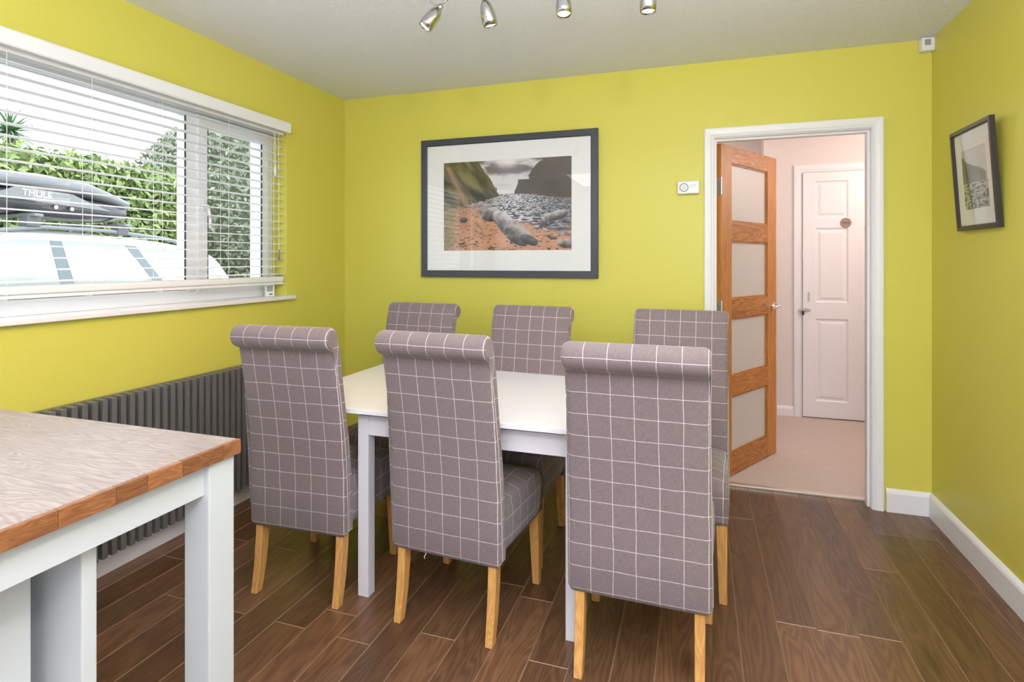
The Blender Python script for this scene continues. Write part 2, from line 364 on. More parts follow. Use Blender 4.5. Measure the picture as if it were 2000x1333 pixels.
# stops
box(bm, DX0, DX0+0.012, YB+0.025, YH-0.045, 0, DZ); box(bm, DX1-0.012, DX1, YB+0.025, YH-0.045, 0, DZ); box(bm, DX0+0.012, DX1-0.012, YB+0.025, YH-0.045, DZ-0.012, DZ)
struct('trim_3', bm, M_white)
bm = B(DX0, DX1, YH-0.032, YH+0.004, 0.0, 0.0135, 0.004); struct('trim_4', bm, M_alu)

# ------------------------------------------------------------------ pine glazed door, open into the hall
def make_pine_door():
    Lf = 0.742; T = 0.036
    d = bpy.data.objects.new('door_1', None); C.objects.link(d); d['kind'] = 'structure'
    d.location = (0.098, 3.508, 0.016); d.rotation_euler = (0, 0, math.atan2(4.13-3.505, 0.475-0.115))
    ys = (-T, 0.0)                        # visible face toward the room is -y
    z0, z1 = 0.0, 1.968
    SW = 0.128
    for x0, x1 in ((0, SW), (Lf-SW, Lf)): mkobj('stile', B(x0, x1, ys[0], ys[1], z0, z1, 0.0025), M_pine_v, d)
    panes = [(0.130, 0.471), (0.591, 0.938), (1.054, 1.402), (1.517, 1.868)]
    edges = [z0] + [v for p in panes for v in p] + [z1]
    for a_, b_ in zip(edges[0::2], edges[1::2]): mkobj('rail', B(SW, Lf-SW, ys[0]+0.0005, ys[1]-0.0005, a_, b_, 0.0015), M_pine_h, d)
    for a_, b_ in panes:
        mkobj('pane', B(SW-0.004, Lf-SW+0.004, -T/2-0.003, -T/2+0.003, a_-0.004, b_+0.004), M_frost, d)
        bm = bmesh.new()
        for yy0, yy1 in ((-T+0.007, -T/2-0.003), (-T/2+0.003, -0.007)):
            box(bm, SW, SW+0.009, yy0, yy1, a_, b_); box(bm, Lf-SW-0.009, Lf-SW, yy0, yy1, a_, b_)
            box(bm, SW+0.009, Lf-SW-0.009, yy0, yy1, a_, a_+0.009); box(bm, SW+0.009, Lf-SW-0.009, yy0, yy1, b_-0.009, b_)
        mkobj('glazing_bead', bm, M_pine_h, d)
    for zc in (0.25, 1.0, 1.72):
        bm = bmesh.new(); box(bm, -0.004, 0.0005, -T+0.002, -0.002, zc-0.05, zc+0.05)
        tube(bm, [(-0.004, -T-0.004, zc-0.05), (-0.004, -T-0.004, zc+0.05)], 0.0055, 10)
        mkobj('hinge', bm, M_steel, d)
    for s in (-1, 1):
        yb = -T if s < 0 else 0
        bm = bmesh.new(); tube(bm, [(Lf-0.055, yb, 0.985), (Lf-0.055, yb+s*0.009, 0.985)], 0.026, 24)
        tube(bm, [(Lf-0.055, yb+s*0.009, 0.985), (Lf-0.055, yb+s*0.045, 0.985)], 0.010, 12)
        h = mkobj('handle', bm, M_chrome, d, smooth=False)
        bm = bmesh.new(); tube(bm, [(Lf-0.045, yb+s*0.047, 0.985), (Lf-0.07, yb+s*0.050, 0.985), (Lf-0.11, yb+s*0.050, 0.983), (Lf-0.155, yb+s*0.044, 0.980)], [0.010, 0.011, 0.0095, 0.006], 12)
        mkobj('lever', bm, M_chrome, h, smooth=True)
    bm = bmesh.new(); box(bm, Lf-0.0005, Lf+0.0015, -T/2-0.011, -T/2+0.011, 0.91, 1.06); box(bm, Lf, Lf+0.010, -T/2-0.006, -T/2+0.006, 0.975, 0.998, 0.003)
    mkobj('latch', bm, M_steel, d)
make_pine_door()

# ------------------------------------------------------------------ white six panel door in the hall
def make_hall_door():
    x0, z1 = 0.822, 2.022; W = 0.762; y = HY
    d = bpy.data.objects.new('door_2', None); C.objects.link(d); d['kind'] = 'structure'; d.location = (x0, y-0.02, 0.02)
    Lz = z1-0.02; yf = -0.006
    sw, mw = 0.092, 0.105
    pw = (W-2*sw-mw)/2
    xs = [(sw, sw+pw), (sw+pw+mw, W-sw)]
    zs = [(0.133, 0.806), (0.940, 1.547), (1.627, 1.930)]
    bm = bmesh.new(); hole_wall(bm, 'y', yf, 0.02, 0, W, 0, Lz, [(a, b, c, e) for a, b in xs for c, e in zs]); mkobj('door_leaf', bm, M_white, d)
    for a, b in xs:
        for c, e in zs:
            bm = bmesh.new()
            def ring(i, yy): return [bm.verts.new(p) for p in ((a+i, yy, c+i), (b-i, yy, c+i), (b-i, yy, e-i), (a+i, yy, e-i))]
            rs = [ring(0, yf), ring(0.010, yf+0.010), ring(0.022, yf+0.010), ring(0.040, yf+0.003)]
            for A, Bq in zip(rs, rs[1:]):
                for k in range(4): bm.faces.new((A[k], A[(k+1) % 4], Bq[(k+1) % 4], Bq[k]))
            bm.faces.new(rs[-1]); bmesh.ops.recalc_face_normals(bm, faces=bm.faces)
            if sum(f.normal.y for f in bm.faces) > 0: bmesh.ops.reverse_faces(bm, faces=bm.faces)
            mkobj('panel', bm, M_white, d)
    bm = bmesh.new(); tube(bm, [(0.310, yf, 1.585), (0.310, yf-0.004, 1.585)], 0.040, 32)
    sg = mkobj('door_sign', bm, mat('taupe_sign', (0.30, 0.22, 0.18), 0.5), d); sg['label'] = 'small round taupe sign'
    bm = bmesh.new()
    for i, wl in enumerate((0.008, 0.005, 0.008, 0.006, 0.009)):
        xx = 0.310-0.022+i*0.0095; box(bm, xx, xx+wl*0.7, yf-0.0048, yf-0.004, 1.579, 1.591)
    mkobj('sign_lettering', bm, mat('sign_ink', (0.06, 0.04, 0.035), 0.6), sg)
    bm = bmesh.new(); box(bm, -0.002, 0.055, yf-0.012, yf, 0.868, 0.886, 0.002); box(bm, 0.010, 0.024, yf-0.022, yf-0.010, 0.860, 0.894, 0.002)
    box(bm, -0.032, -0.004, -0.018, 0.0, 0.868, 0.886, 0.002)
    b_ = mkobj('bolt_latch', bm, M_steel, d)
    bm = bmesh.new(); box(bm, -0.010, 0.008, yf-0.016, yf-0.002, 0.835, 0.862, 0.002); mkobj('bolt_knob', bm, M_dark, b_)
    mkobj('finger_pull', B(0.034, 0.050, yf-0.003, yf, 0.945, 1.02, 0.001), M_steel, d)
    bm = bmesh.new(); box(bm, -0.004, 0, yf, 0.0, 1.30, 1.37); mkobj('hinge', bm, M_steel, d)
make_hall_door()
architrave('trim_5', 0.818, 0.822+0.766, 2.028, HY, -1, wd=0.060)

# ------------------------------------------------------------------ window
wn = bpy.data.objects.new('window_1', None); C.objects.link(wn); wn['kind'] = 'structure'
FX0, FX1 = XL-0.175, XL-0.105       # frame depth
def ring_frame(bm, x0, x1, y0, y1, z0, z1, w_, bev=0.004):
    box(bm, x0, x1, y0, y0+w_, z0, z1, bev); box(bm, x0, x1, y1-w_, y1, z0, z1, bev)
    box(bm, x0, x1, y0+w_, y1-w_, z0, z0+w_, bev); box(bm, x0, x1, y0+w_, y1-w_, z1-w_, z1, bev)
bm = bmesh.new(); ring_frame(bm, FX0, FX1, WY0, WY1, 1.088, WZ1, 0.055)
mkobj('frame', bm, M_upvc, wn)
MY0, MY1 = 2.195, 2.262
mkobj('mullion', B(FX0, FX1, MY0, MY1, 1.143, WZ1-0.055, 0.004), M_upvc, wn)
mkobj('mullion', B(FX0, FX1, 0.86, 0.93, 1.143, WZ1-0.055, 0.004), M_upvc, wn)
def sash(y0, y1, z0, z1):
    bm = bmesh.new(); ring_frame(bm, FX0+0.012, FX1+0.014, y0, y1, z0, z1, 0.060, 0.006); s = mkobj('sash', bm, M_upvc, wn)
    bm = bmesh.new(); ring_frame(bm, FX1+0.006, FX1+0.0148, y0+0.0585, y1-0.0585, z0+0.0585, z1-0.0585, 0.004, 0)
    mkobj('gasket', bm, M_gasket, s)
    bm = B(FX0+0.03, FX0+0.034, y0+0.055, y1-0.055, z0+0.055, z1-0.055); mkobj('pane', bm, M_glass, s)
    return s
s1 = sash(MY1-0.012, WY1-0.043, 1.131, WZ1-0.043)
s2 = sash(WY0+0.043, 0.872, 1.131, WZ1-0.043)
bm = bmesh.new(); box(bm, FX1+0.012, FX1+0.026, 2.268, 2.288, 1.56, 1.62, 0.003); tube(bm, [(FX1+0.026, 2.278, 1.59), (FX1+0.05, 2.278, 1.585), (FX1+0.055, 2.285, 1.52), (FX1+0.05, 2.29, 1.47)], 0.007, 8)
mkobj('window_handle', bm, M_plastic, s1)
bm = bmesh.new(); box(bm, LXO, FX0, WY1-0.006, WY1, 1.09, WZ1); box(bm, LXO, FX0, WY0, WY0+0.006, 1.09, WZ1); struct('trim_8', bm, M_upvc)
# fixed centre pane with gasket line
bm = bmesh.new(); ring_frame(bm, FX1-0.014, FX1+0.002, 0.925, MY0+0.004, 1.139, WZ1-0.051, 0.012, 0.002); g_ = mkobj('glazing_bead', bm, M_upvc, wn)
bm = bmesh.new(); ring_frame(bm, FX1-0.006, FX1+0.0025, 0.937, MY0-0.008, 1.151, WZ1-0.063, 0.004, 0); mkobj('gasket', bm, M_gasket, g_)
mkobj('pane', B(FX0+0.03, FX0+0.034, 0.928, MY0+0.001, 1.140, WZ1-0.052), M_glass, wn)
mkobj('window_sill', B(XL-0.110, XL+0.030, WY0-0.06, 2.851, 1.066, 1.088, 0.006, 3), M_white, wn)
mkobj('outer_sill', B(LXO-0.05, FX0, WY0, WY1, 1.060, 1.090, 0.004), M_upvc, wn)

# ------------------------------------------------------------------ venetian blind
bl = thing('window_blind', 'white slatted venetian blind, open, hanging in the wide window on the left wall', 'blind', (XL-0.035, 1.55, 2.10))
def lp(o): return (XL-0.035, 1.55, 2.10)
OX, OY, OZ = XL-0.035, 1.55, 2.10
def LB(x0, x1, y0, y1, z0, z1, bev=0.0, seg=2): return B(x0-OX, x1-OX, y0-OY, y1-OY, z0-OZ, z1-OZ, bev, seg)
BY0, BY1 = 0.315, 2.788
bm = bmesh.new()
# valance board: a shallow moulded fascia with returns
pv = [(XL+0.020, 2.066), (XL+0.036, 2.066), (XL+0.040, 2.072), (XL+0.040, 2.118), (XL+0.036, 2.126), (XL+0.030, 2.128), (XL+0.020, 2.128)]
R = [[bm.verts.new((a-OX, yy-OY, b-OZ)) for a, b in pv] for yy in (0.26, 2.790)]
for i in range(len(pv)): bm.faces.new((R[0][i], R[0][(i+1) % len(pv)], R[1][(i+1) % len(pv)], R[1][i]))
bm.faces.new(R[0]); bm.faces.new(R[1][::-1]); bmesh.ops.recalc_face_normals(bm, faces=bm.faces)
box(bm, XL-OX+0.0005, XL+0.02-OX, 2.779-OY, 2.790-OY, 2.066-OZ, 2.128-OZ)
mkobj('valance', bm, M_slat, bl)
mkobj('head_rail', LB(XL-0.062, XL-0.010, BY0, BY1, 2.055, 2.104, 0.003), M_slat, bl)
def slat_bm():
    bm = bmesh.new(); n = 6; wS = 0.050; t = 0.0026; top, bot = [], []
    for i in range(n+1):
        u = -wS/2 + wS*i/n; z = 0.0024*(1-(2*u/wS)**2)
        top.append([bm.verts.new((u, yy, z+t/2)) for yy in (BY0-OY, BY1-OY)]); bot.append([bm.verts.new((u, yy, z-t/2)) for yy in (BY0-OY, BY1-OY)])
    for i in range(n):
        bm.faces.new((top[i][0], top[i+1][0], top[i+1][1], top[i][1])); bm.faces.new((bot[i][1], bot[i+1][1], bot[i+1][0], bot[i][0]))
        for e in (0, 1): bm.faces.new((top[i][e], bot[i][e], bot[i+1][e], top[i+1][e]))
    bm.faces.new((top[0][0], top[0][1], bot[0][1], bot[0][0])); bm.faces.new((top[n][1], top[n][0], bot[n][0], bot[n][1]))
    bmesh.ops.recalc_face_normals(bm, faces=bm.faces); return bm
slat0 = mkobj('slat', slat_bm(), M_slat, bl); first = True
zs = [2.025 - 0.0447*i for i in range(19) if 2.025 - 0.0447*i > 1.212]
for z in zs:
    o = slat0 if first else slat0.copy()
    if not first: C.objects.link(o)
    first = False; o.location = (0, 0, z-OZ); o.rotation_euler = (0, math.radians(2.0 if z > 1.21 else 0) + random.uniform(-.006, .006), 0)
mkobj('bottom_rail', LB(OX-0.027, OX+0.027, BY0, BY1, 1.173, 1.206, 0.014, 5), M_slat, bl)
mkobj('rail_base', LB(OX-0.021, OX+0.021, BY0, BY1, 1.158, 1.1725, 0.004, 3), M_slat, bl)
bm = bmesh.new()
M_cord = mat('white_cord', (0.85, 0.85, 0.84), 0.8)
for yy in (0.45, 0.75, 1.04, 1.354, 1.655, 1.975, 2.364, 2.700):
    for xx in (-0.0275, 0.0275):
        bm = bmesh.new(); tube(bm, [(xx, yy-OY, 2.056-OZ), (xx, yy-OY, 1.158-OZ)], 0.0011, 5)
        tube(bm, [(xx, yy-OY, 1.158-OZ), (0, yy-OY, 1.155-OZ)], 0.0011, 5); mkobj('ladder_cord', bm, M_cord, bl)
bm = bmesh.new(); tube(bm, [(0.031, 2.735-OY, 2.06-OZ), (0.032, 2.737-OY, 1.36-OZ)], 0.0014, 5); pc = mkobj('pull_cord', bm, M_cord, bl)
bm = bmesh.new(); tube(bm, [(0.032, 2.737-OY, 1.365-OZ), (0.032, 2.737-OY, 1.345-OZ), (0.032, 2.737-OY, 1.305-OZ)], [0.003, 0.006, 0.008], 10); mkobj('cord_weight', bm, mat('grey_weight', (0.25, 0.25, 0.26), 0.4), pc, smooth=True)
bm = bmesh.new(); tube(bm, [(0.031, 2.705-OY, 2.06-OZ), (0.033, 2.706-OY, 1.86-OZ)], 0.0014, 5); pc = mkobj('pull_cord', bm, M_cord, bl)
bm = bmesh.new(); tube(bm, [(0.033, 2.706-OY, 1.865-OZ), (0.033, 2.706-OY, 1.845-OZ), (0.033, 2.706-OY, 1.80-OZ)], [0.003, 0.006, 0.008], 10); mkobj('cord_weight', bm, M_plastic, pc, smooth=True)

# small thermometer on the sill
t = thing('sill_thermometer', 'small white digital thermometer with grey screen standing at right end of window sill', 'thermometer', (XL-0.050, 2.712, 1.088), -0.35)
mkobj('casing', B(-0.008, 0.008, -0.028, 0.028, 0, 0.072, 0.004, 3), M_plastic, t)
mkobj('display', B(0.0075, 0.0095, -0.020, 0.016, 0.030, 0.060, 0.0008), M_lcd, t)
mkobj('button', B(0.0075, 0.0100, -0.006, 0.014, 0.010, 0.018, 0.001), M_dgrey, t)

# ------------------------------------------------------------------ radiator
rd = thing('radiator', 'anthracite vertical-fin radiator mounted low on the left wall below the window', 'radiator', (XL, 1.90, 0))
RY0, NF, PT = 1.300, 31, 0.0385
RY1 = RY0 + NF*PT
def RB(x0, x1, y0, y1, z0, z1, bev=0.0): return B(x0, x1, y0-1.90, y1-1.90, z0, z1, bev)
mkobj('header', RB(0.032, 0.056, RY0, RY1, 0.170, 0.210, 0.003), M_rad, rd)
mkobj('header', RB(0.032, 0.056, RY0, RY1, 0.705, 0.7425, 0.003), M_rad, rd)
fin0 = None
for i in range(NF):
    if fin0 is None:
        bm = bmesh.new(); box(bm, 0.0565, 0.106, 0.0085, 0.0300, 0.104, 0.7415, 0.002); o = fin0 = mkobj('fin', bm, M_rad, rd)
    else: o = fin0.copy(); C.objects.link(o)
    o.location = (0, RY0+i*PT-1.90, 0)
rb0 = None
for i in range(NF):
    if rb0 is None:
        bm = bmesh.new(); box(bm, 0.030, 0.052, -0.0105, 0.0085, 0.175, 0.735, 0.002); o = rb0 = mkobj('rear_fin', bm, M_rad, rd)
    else: o = rb0.copy(); C.objects.link(o)
    o.location = (0, RY0+i*PT-1.90, 0)
for yy in (RY0+0.15, RY1-0.15): mkobj('wall_bracket', RB(0.0005, 0.032, yy-0.015, yy+0.015, 0.60, 0.66, 0.002), M_rad, rd)
bm = bmesh.new(); tube(bm, [(0.044, RY1-1.90-0.03, 0.18), (0.044, RY1-1.90-0.03, 0.085)], 0.012, 12); box(bm, 0.034, 0.054, RY1-1.90-0.04, RY1-1.90-0.015, 0.072, 0.092, 0.003); mkobj('valve', bm, M_steel, rd)
bm = bmesh.new(); tube(bm, [(0.060, RY1-1.90-0.028, 0.082), (0.085, RY1-1.90-0.028, 0.080), (0.093, RY1-1.90-0.028, 0.070), (0.095, RY1-1.90-0.028, 0.0)], 0.0055, 10); mkobj('pipe', bm, M_copper, rd, smooth=True)
bm = bmesh.new(); tube(bm, [(0.044, RY0-1.90+0.03, 0.18), (0.044, RY0-1.90+0.03, 0.0)], 0.0075, 10); mkobj('pipe', bm, M_copper, rd, smooth=True)

# ================================================================== CHAIRS
CW = 0.415
def chair_profile():
    rear = [(-0.172, 0.262), (-0.187, 0.256), (-0.193, 0.270), (-0.194, 0.40), (-0.199, 0.53), (-0.213, 0.66), (-0.232, 0.78), (-0.252, 0.88), (-0.261, 0.930), (-0.264, 0.954)]
    cx, cz, r = -0.270, 1.002, 0.042
    roll = [(cx + r*math.cos(a), cz + r*math.sin(a)) for a in [math.radians(q) for q in range(-100, -440, -18) if q > -372]]
    front = [(-0.216, 0.965), (-0.206, 0.92), (-0.190, 0.82), (-0.172, 0.72), (-0.155, 0.62), (-0.143, 0.53), (-0.136, 0.46), (-0.134, 0.36), (-0.136, 0.262)]
    return rear + roll + front
def inset_poly(P, d):
    n = len(P); out = []
    area_ = sum(P[i][0]*P[(i+1) % n][1]-P[(i+1) % n][0]*P[i][1] for i in range(n)); s = 1 if area_ > 0 else -1
    for i in range(n):
        a, b, c = Vector(P[i-1]), Vector(P[i]), Vector(P[(i+1) % n])
        e1 = (b-a).normalized(); e2 = (c-b).normalized()
        nn = Vector((-e1.y-e2.y, e1.x+e2.x))*s
        if nn.length < 1e-6: nn = Vector((-e1.y, e1.x))*s
        nn.normalize(); k = max(0.6, nn.dot(Vector((-e1.y, e1.x))*s)); v = b + nn*(d/k); out.append((v.x, v.y))
    return out
def back_bm():
    P = chair_profile(); n = len(P); bm = bmesh.new(); uvl = bm.loops.layers.uv.new('UVMap')
    arc = [0]
    for i in range(n): arc.append(arc[-1] + math.dist(P[i], P[(i+1) % n]))
    def width(z): return CW/2 + (0.004 if z > 0.95 else 0.0) + 0.009*min(1, max(0, (0.90-z)/0.6))
    cols = [(-1, 0.011, 0.0), (-1, 0.004, 0.007), (-1, 0.0, 0.016), (-0.55, 0, 0), (0, 0, 0), (0.55, 0, 0), (1, 0.0, 0.016), (1, 0.004, 0.007), (1, 0.011, 0.0)]
    rings = []
    for s, ins, xi in cols:
        Q = inset_poly(P, ins) if ins else P
        ring = []
        for (yy, zz), (y0, z0) in zip(Q, P):
            wd = width(z0); x = s*(wd-xi) if abs(s) == 1 else s*wd
            puff = 0.0
            ring.append((bm.verts.new((x, yy, zz)), x))
        rings.append(ring)
    for A, Bq in zip(rings, rings[1:]):
        for i in range(n):
            j = (i+1) % n
            f = bm.faces.new((A[i][0], A[j][0], Bq[j][0], Bq[i][0])); f.smooth = True
            vals = [(A[i][1], arc[i]), (A[j][1], arc[i+1]), (Bq[j][1], arc[i+1]), (Bq[i][1], arc[i])]
            for lp_, (u, v) in zip(f.loops, vals): lp_[uvl].uv = (u+0.2085, v+0.036)
    for ring in (rings[0], rings[-1]):
        f = bm.faces.new([v for v, _ in ring]); r = bmesh.ops.triangulate(bm, faces=[f], quad_method='BEAUTY', ngon_method='EAR_CLIP')
        for g in r['faces']:
            for lp_ in g.loops: lp_[uvl].uv = (lp_.vert.co.y*0.98+0.2865+0.5, lp_.vert.co.z)
    bmesh.ops.recalc_face_normals(bm, faces=bm.faces); return bm
def seat_bm():
    bm = bmesh.new(); ny, nx = 14, 14
    y0, y1, z0, z1 = -0.150, 0.232, 0.292, 0.462
    uvl = bm.loops.layers.uv.new('UVMap')
    box(bm, -0.5, 0.5, y0, y1, z0, z1)
    bmesh.ops.subdivide_edges(bm, edges=bm.edges, cuts=9, use_grid_fill=True)
    for v in bm.verts:
        ty = (v.co.y-y0)/(y1-y0); tz = (v.co.z-z0)/(z1-z0); tx = abs(v.co.x)*2
        half = 0.206 + 0.020*ty
        x = v.co.x*2*half
        # rounded upper and vertical edges
        e = 0.0
        if tz > 0.85 and tx > 0.85: x *= 1-0.018; v.co.z -= 0.008
        if tz > 0.85 and ty > 0.85: v.co.y -= 0.008; v.co.z -= 0.008
        if tx > 0.85 and ty > 0.85: x *= 1-0.018; v.co.y -= 0.006
        if tz > 0.85: v.co.z += 0.022*math.sin(PI*min(1, ty))*math.cos(tx*PI/2)**0.7 if tx < 1 else 0
        if 0.2 < tz < 0.8: x *= 1.012; v.co.y += 0.005 if ty > 0.95 else 0
        v.co.x = x
    bm.normal_update()
    for f in bm.faces:
        f.smooth = True; nn = f.normal
        for lp_ in f.loops:
            c = lp_.vert.co
            if abs(nn.z) > 0.6: uv = (c.x+0.2, c.y)
            elif abs(nn.x) > 0.6: uv = (c.z+0.02, c.y)
            else: uv = (c.x+0.2, c.z+0.02)
            lp_[uvl].uv = uv
    return bm
def seat_back_leg(sx):
    bm = bmesh.new(); rings = []
    for z, y, w_, d_ in ((0.29, -0.158, 0.015, 0.022), (0.20, -0.163, 0.015, 0.0215), (0.10, -0.175, 0.0145, 0.020), (0.0, -0.196, 0.0135, 0.0175)):
        cx = sx*0.180
        rings.append([bm.verts.new((cx+a*w_, y+b*d_, z)) for a, b in ((-1, -1), (1, -1), (1, 1), (-1, 1))])
    for A, Bq in zip(rings, rings[1:]):
        for k in range(4): bm.faces.new((A[k], A[(k+1) % 4], Bq[(k+1) % 4], Bq[k]))
    bm.faces.new(rings[0]); bm.faces.new(rings[-1][::-1]); bmesh.ops.recalc_face_normals(bm, faces=bm.faces)
    bmesh.ops.bevel(bm, geom=[e for e in bm.edges], offset=0.002, segments=1, affect='EDGES'); return bm
def seat_front_leg(sx):
    bm = bmesh.new(); rings = []
    for z, hw in ((0.30, 0.0205), (0.0, 0.0145)):
        cx, cy = sx*(0.197+(0.300-z)*0.02), 0.205 + (0.3-z)*0.03
        rings.append([bm.verts.new((cx+a*hw, cy+b*hw, z)) for a, b in ((-1, -1), (1, -1), (1, 1), (-1, 1))])
    for k in range(4): bm.faces.new((rings[0][k], rings[0][(k+1) % 4], rings[1][(k+1) % 4], rings[1][k]))
    bm.faces.new(rings[0]); bm.faces.new(rings[1][::-1]); bmesh.ops.recalc_face_normals(bm, faces=bm.faces)
    bmesh.ops.bevel(bm, geom=[e for e in bm.edges], offset=0.002, segments=1, affect='EDGES'); return bm
def make_chair():
    t = thing('dining_chair', '', 'chair', group='checked dining chairs around the white table')
    bk = mkobj('backrest', back_bm(), M_fab, t)
    mkobj('seat', seat_bm(), M_fab, t)
    # piped seam down both sides of the back
    for s in (-1, 1):
        bm = bmesh.new(); x = s*(CW/2+0.0005)
        tube(bm, [(x+s*0.009*min(1, max(0, (0.90-z)/0.6)), y+0.012, z) for y, z in [(-0.190, 0.28), (-0.192, 0.40), (-0.197, 0.53), (-0.211, 0.66), (-0.230, 0.78), (-0.250, 0.88), (-0.258, 0.93)]], 0.0016, 5)
        mkobj('seam', bm, mat('seam_thread', (0.50, 0.43, 0.42), 0.9), bk)
    for s in (-1, 1):
        mkobj('leg', seat_back_leg(s), M_oak, t); mkobj('leg', seat_front_leg(s), M_oak, t)
    return t
CH = [(-1.474, 1.985, 2.5, 'checked grey roll-top dining chair on the near side of the table, beside the radiator'),
      (-0.833, 1.985, -3.5, 'checked grey roll-top dining chair in the middle of the near side of the table'),
      (-0.171, 1.930, -1.0, 'checked grey roll-top dining chair seen largest, nearest the camera at right end of near side'),
      (-1.450, 2.515, 176, 'checked grey roll-top dining chair on the far side of the table, nearest the window wall'),
      (-0.826, 2.515, 176, 'checked grey roll-top dining chair on far side of the table, below the large framed picture'),
      (-0.096, 2.505, 176, 'checked grey roll-top dining chair on far side of the table, beside the open pine door')]
c0 = make_chair()
for i, (x, y, r, lab) in enumerate(CH):
    o = c0 if i == 0 else copy_tree(c0)
    o.location = (x, y, 0); o.rotation_euler = (0, 0, math.radians(r)); o['label'] = lab; o.scale = (1, 1, 1.013 if i < 3 else 1.023)
    if i == 1:
        bm = bmesh.new(); tube(bm, [(-0.075, -0.186, 0.262), (-0.074, -0.188, 0.252), (-0.080, -0.189, 0.243), (-0.077, -0.189, 0.236)], 0.0013, 5)
        th = mkobj('loose_thread', bm, M_cord, o)

# ================================================================== DINING TABLE
tb = thing('dining_table', 'white rectangular dining table with square legs standing between the two rows of chairs', 'table', (-0.815, 2.27, 0))
def TB(x0, x1, y0, y1, z0, z1, bev=0.0, seg=2): return B(x0+0.815, x1+0.815, y0-2.27, y1-2.27, z0, z1, bev, seg)
TX0, TX1, TY0, TY1 = -1.632, -0.002, 1.838, 2.700
mkobj('tabletop', TB(TX0, TX1, TY0, TY1, 0.7185, 0.7365, 0.002), M_table, tb)
LX0, LX1, LY0, LY1 = -1.252, -0.378, 1.884, 2.655
for x in (LX0, LX1-0.052):
    for y in (LY0, LY1-0.045): mkobj('leg', TB(x, x+0.046, y, y+0.045, 0, 0.7015, 0.002), M_tleg, tb)
mkobj('apron', TB(LX0+0.046, LX1-0.052, LY0+0.004, LY0+0.024, 0.626, 0.7005, 0.001), M_tleg, tb)
mkobj('apron', TB(LX0+0.046, LX1-0.052, LY1-0.024, LY1-0.004, 0.626, 0.7005, 0.001), M_tleg, tb)
mkobj('apron', TB(LX0+0.004, LX0+0.024, LY0+0.045, LY1-0.045, 0.626, 0.7005, 0.001), M_tleg, tb)
mkobj('apron', TB(LX1-0.030, LX1-0.010, LY0+0.045, LY1-0.045, 0.626, 0.7005, 0.001), M_tleg, tb)
for y in (LY0+0.005, LY1-0.025): mkobj('slide_rail', TB(LX0+0.012, LX1-0.012, y, y+0.02, 0.7016, 0.7186), M_dark, tb)  # dark runners set forward; their colour also deepens the shadow gap

# ================================================================== KITCHEN ISLAND
IX1, IY1 = -0.974, 1.008
isl = thing('kitchen_island', 'pale grey kitchen island with oiled oak worktop in the left foreground', 'kitchen island', (-1.65, 0.35, 0))
def IB(x0, x1, y0, y1, z0, z1, bev=0.0, seg=2): return B(x0+1.65, x1+1.65, y0-0.35, y1-0.35, z0, z1, bev, seg)
IX0, IY0 = -1.95, -0.55
wt = mkobj('worktop', IB(IX0, IX1-0.012, IY0, IY1, 0.8685, 0.9, 0.003, 3), M_top, isl)
yy = IY1
i = 0
while yy > IY0+0.05:
    ln = [0.05, 0.10, 0.075, 0.06, 0.095, 0.12, 0.055, 0.085][i % 8]; y2 = max(IY0, yy-ln); i += 1
    mkobj('stave', IB(IX1-0.0122, IX1, y2+0.0002, yy-0.0002 if i > 1 else yy, 0.8685, 0.8998, 0.0018, 2), M_stave, wt); yy = y2
lx1 = -0.984
for (ax, ay) in ((lx1-0.068, 0.930), (IX0+0.02, 0.930), (lx1-0.068, IY0+0.03), (IX0+0.02, IY0+0.03)):
    mkobj('leg', IB(ax, ax+0.068, ay, ay+0.068, 0, 0.868, 0.0035), M_grey, isl)
mkobj('apron', IB(lx1-0.034, lx1-0.014, IY0+0.10, 0.930, 0.800, 0.868, 0.001), M_grey, isl)
mkobj('apron', IB(IX0+0.09, lx1-0.068, 0.960, 0.980, 0.800, 0.868, 0.001), M_grey, isl)
mkobj('end_panel', IB(-1.165, -1.030, 0.702, 0.7285, 0.0, 0.8, 0.003), M_grey, isl)
mkobj('end_post', IB(-1.205, -1.165, 0.690, 0.7285, 0.0, 0.8, 0.002), M_grey, isl)
cb = mkobj('cabinet_body', IB(-1.86, -1.105, IY0+0.12, 0.668, 0.10, 0.866, 0.002), M_grey, isl)
mkobj('plinth', IB(-1.84, -1.14, IY0+0.14, 0.690, 0.0, 0.10), mat('plinth_grey', (0.30, 0.28, 0.33), 0.5), isl)
mkobj('low_stretcher', IB(-1.80, -1.166, 0.7055, 0.7255, 0.10, 0.15, 0.002), M_grey, isl)

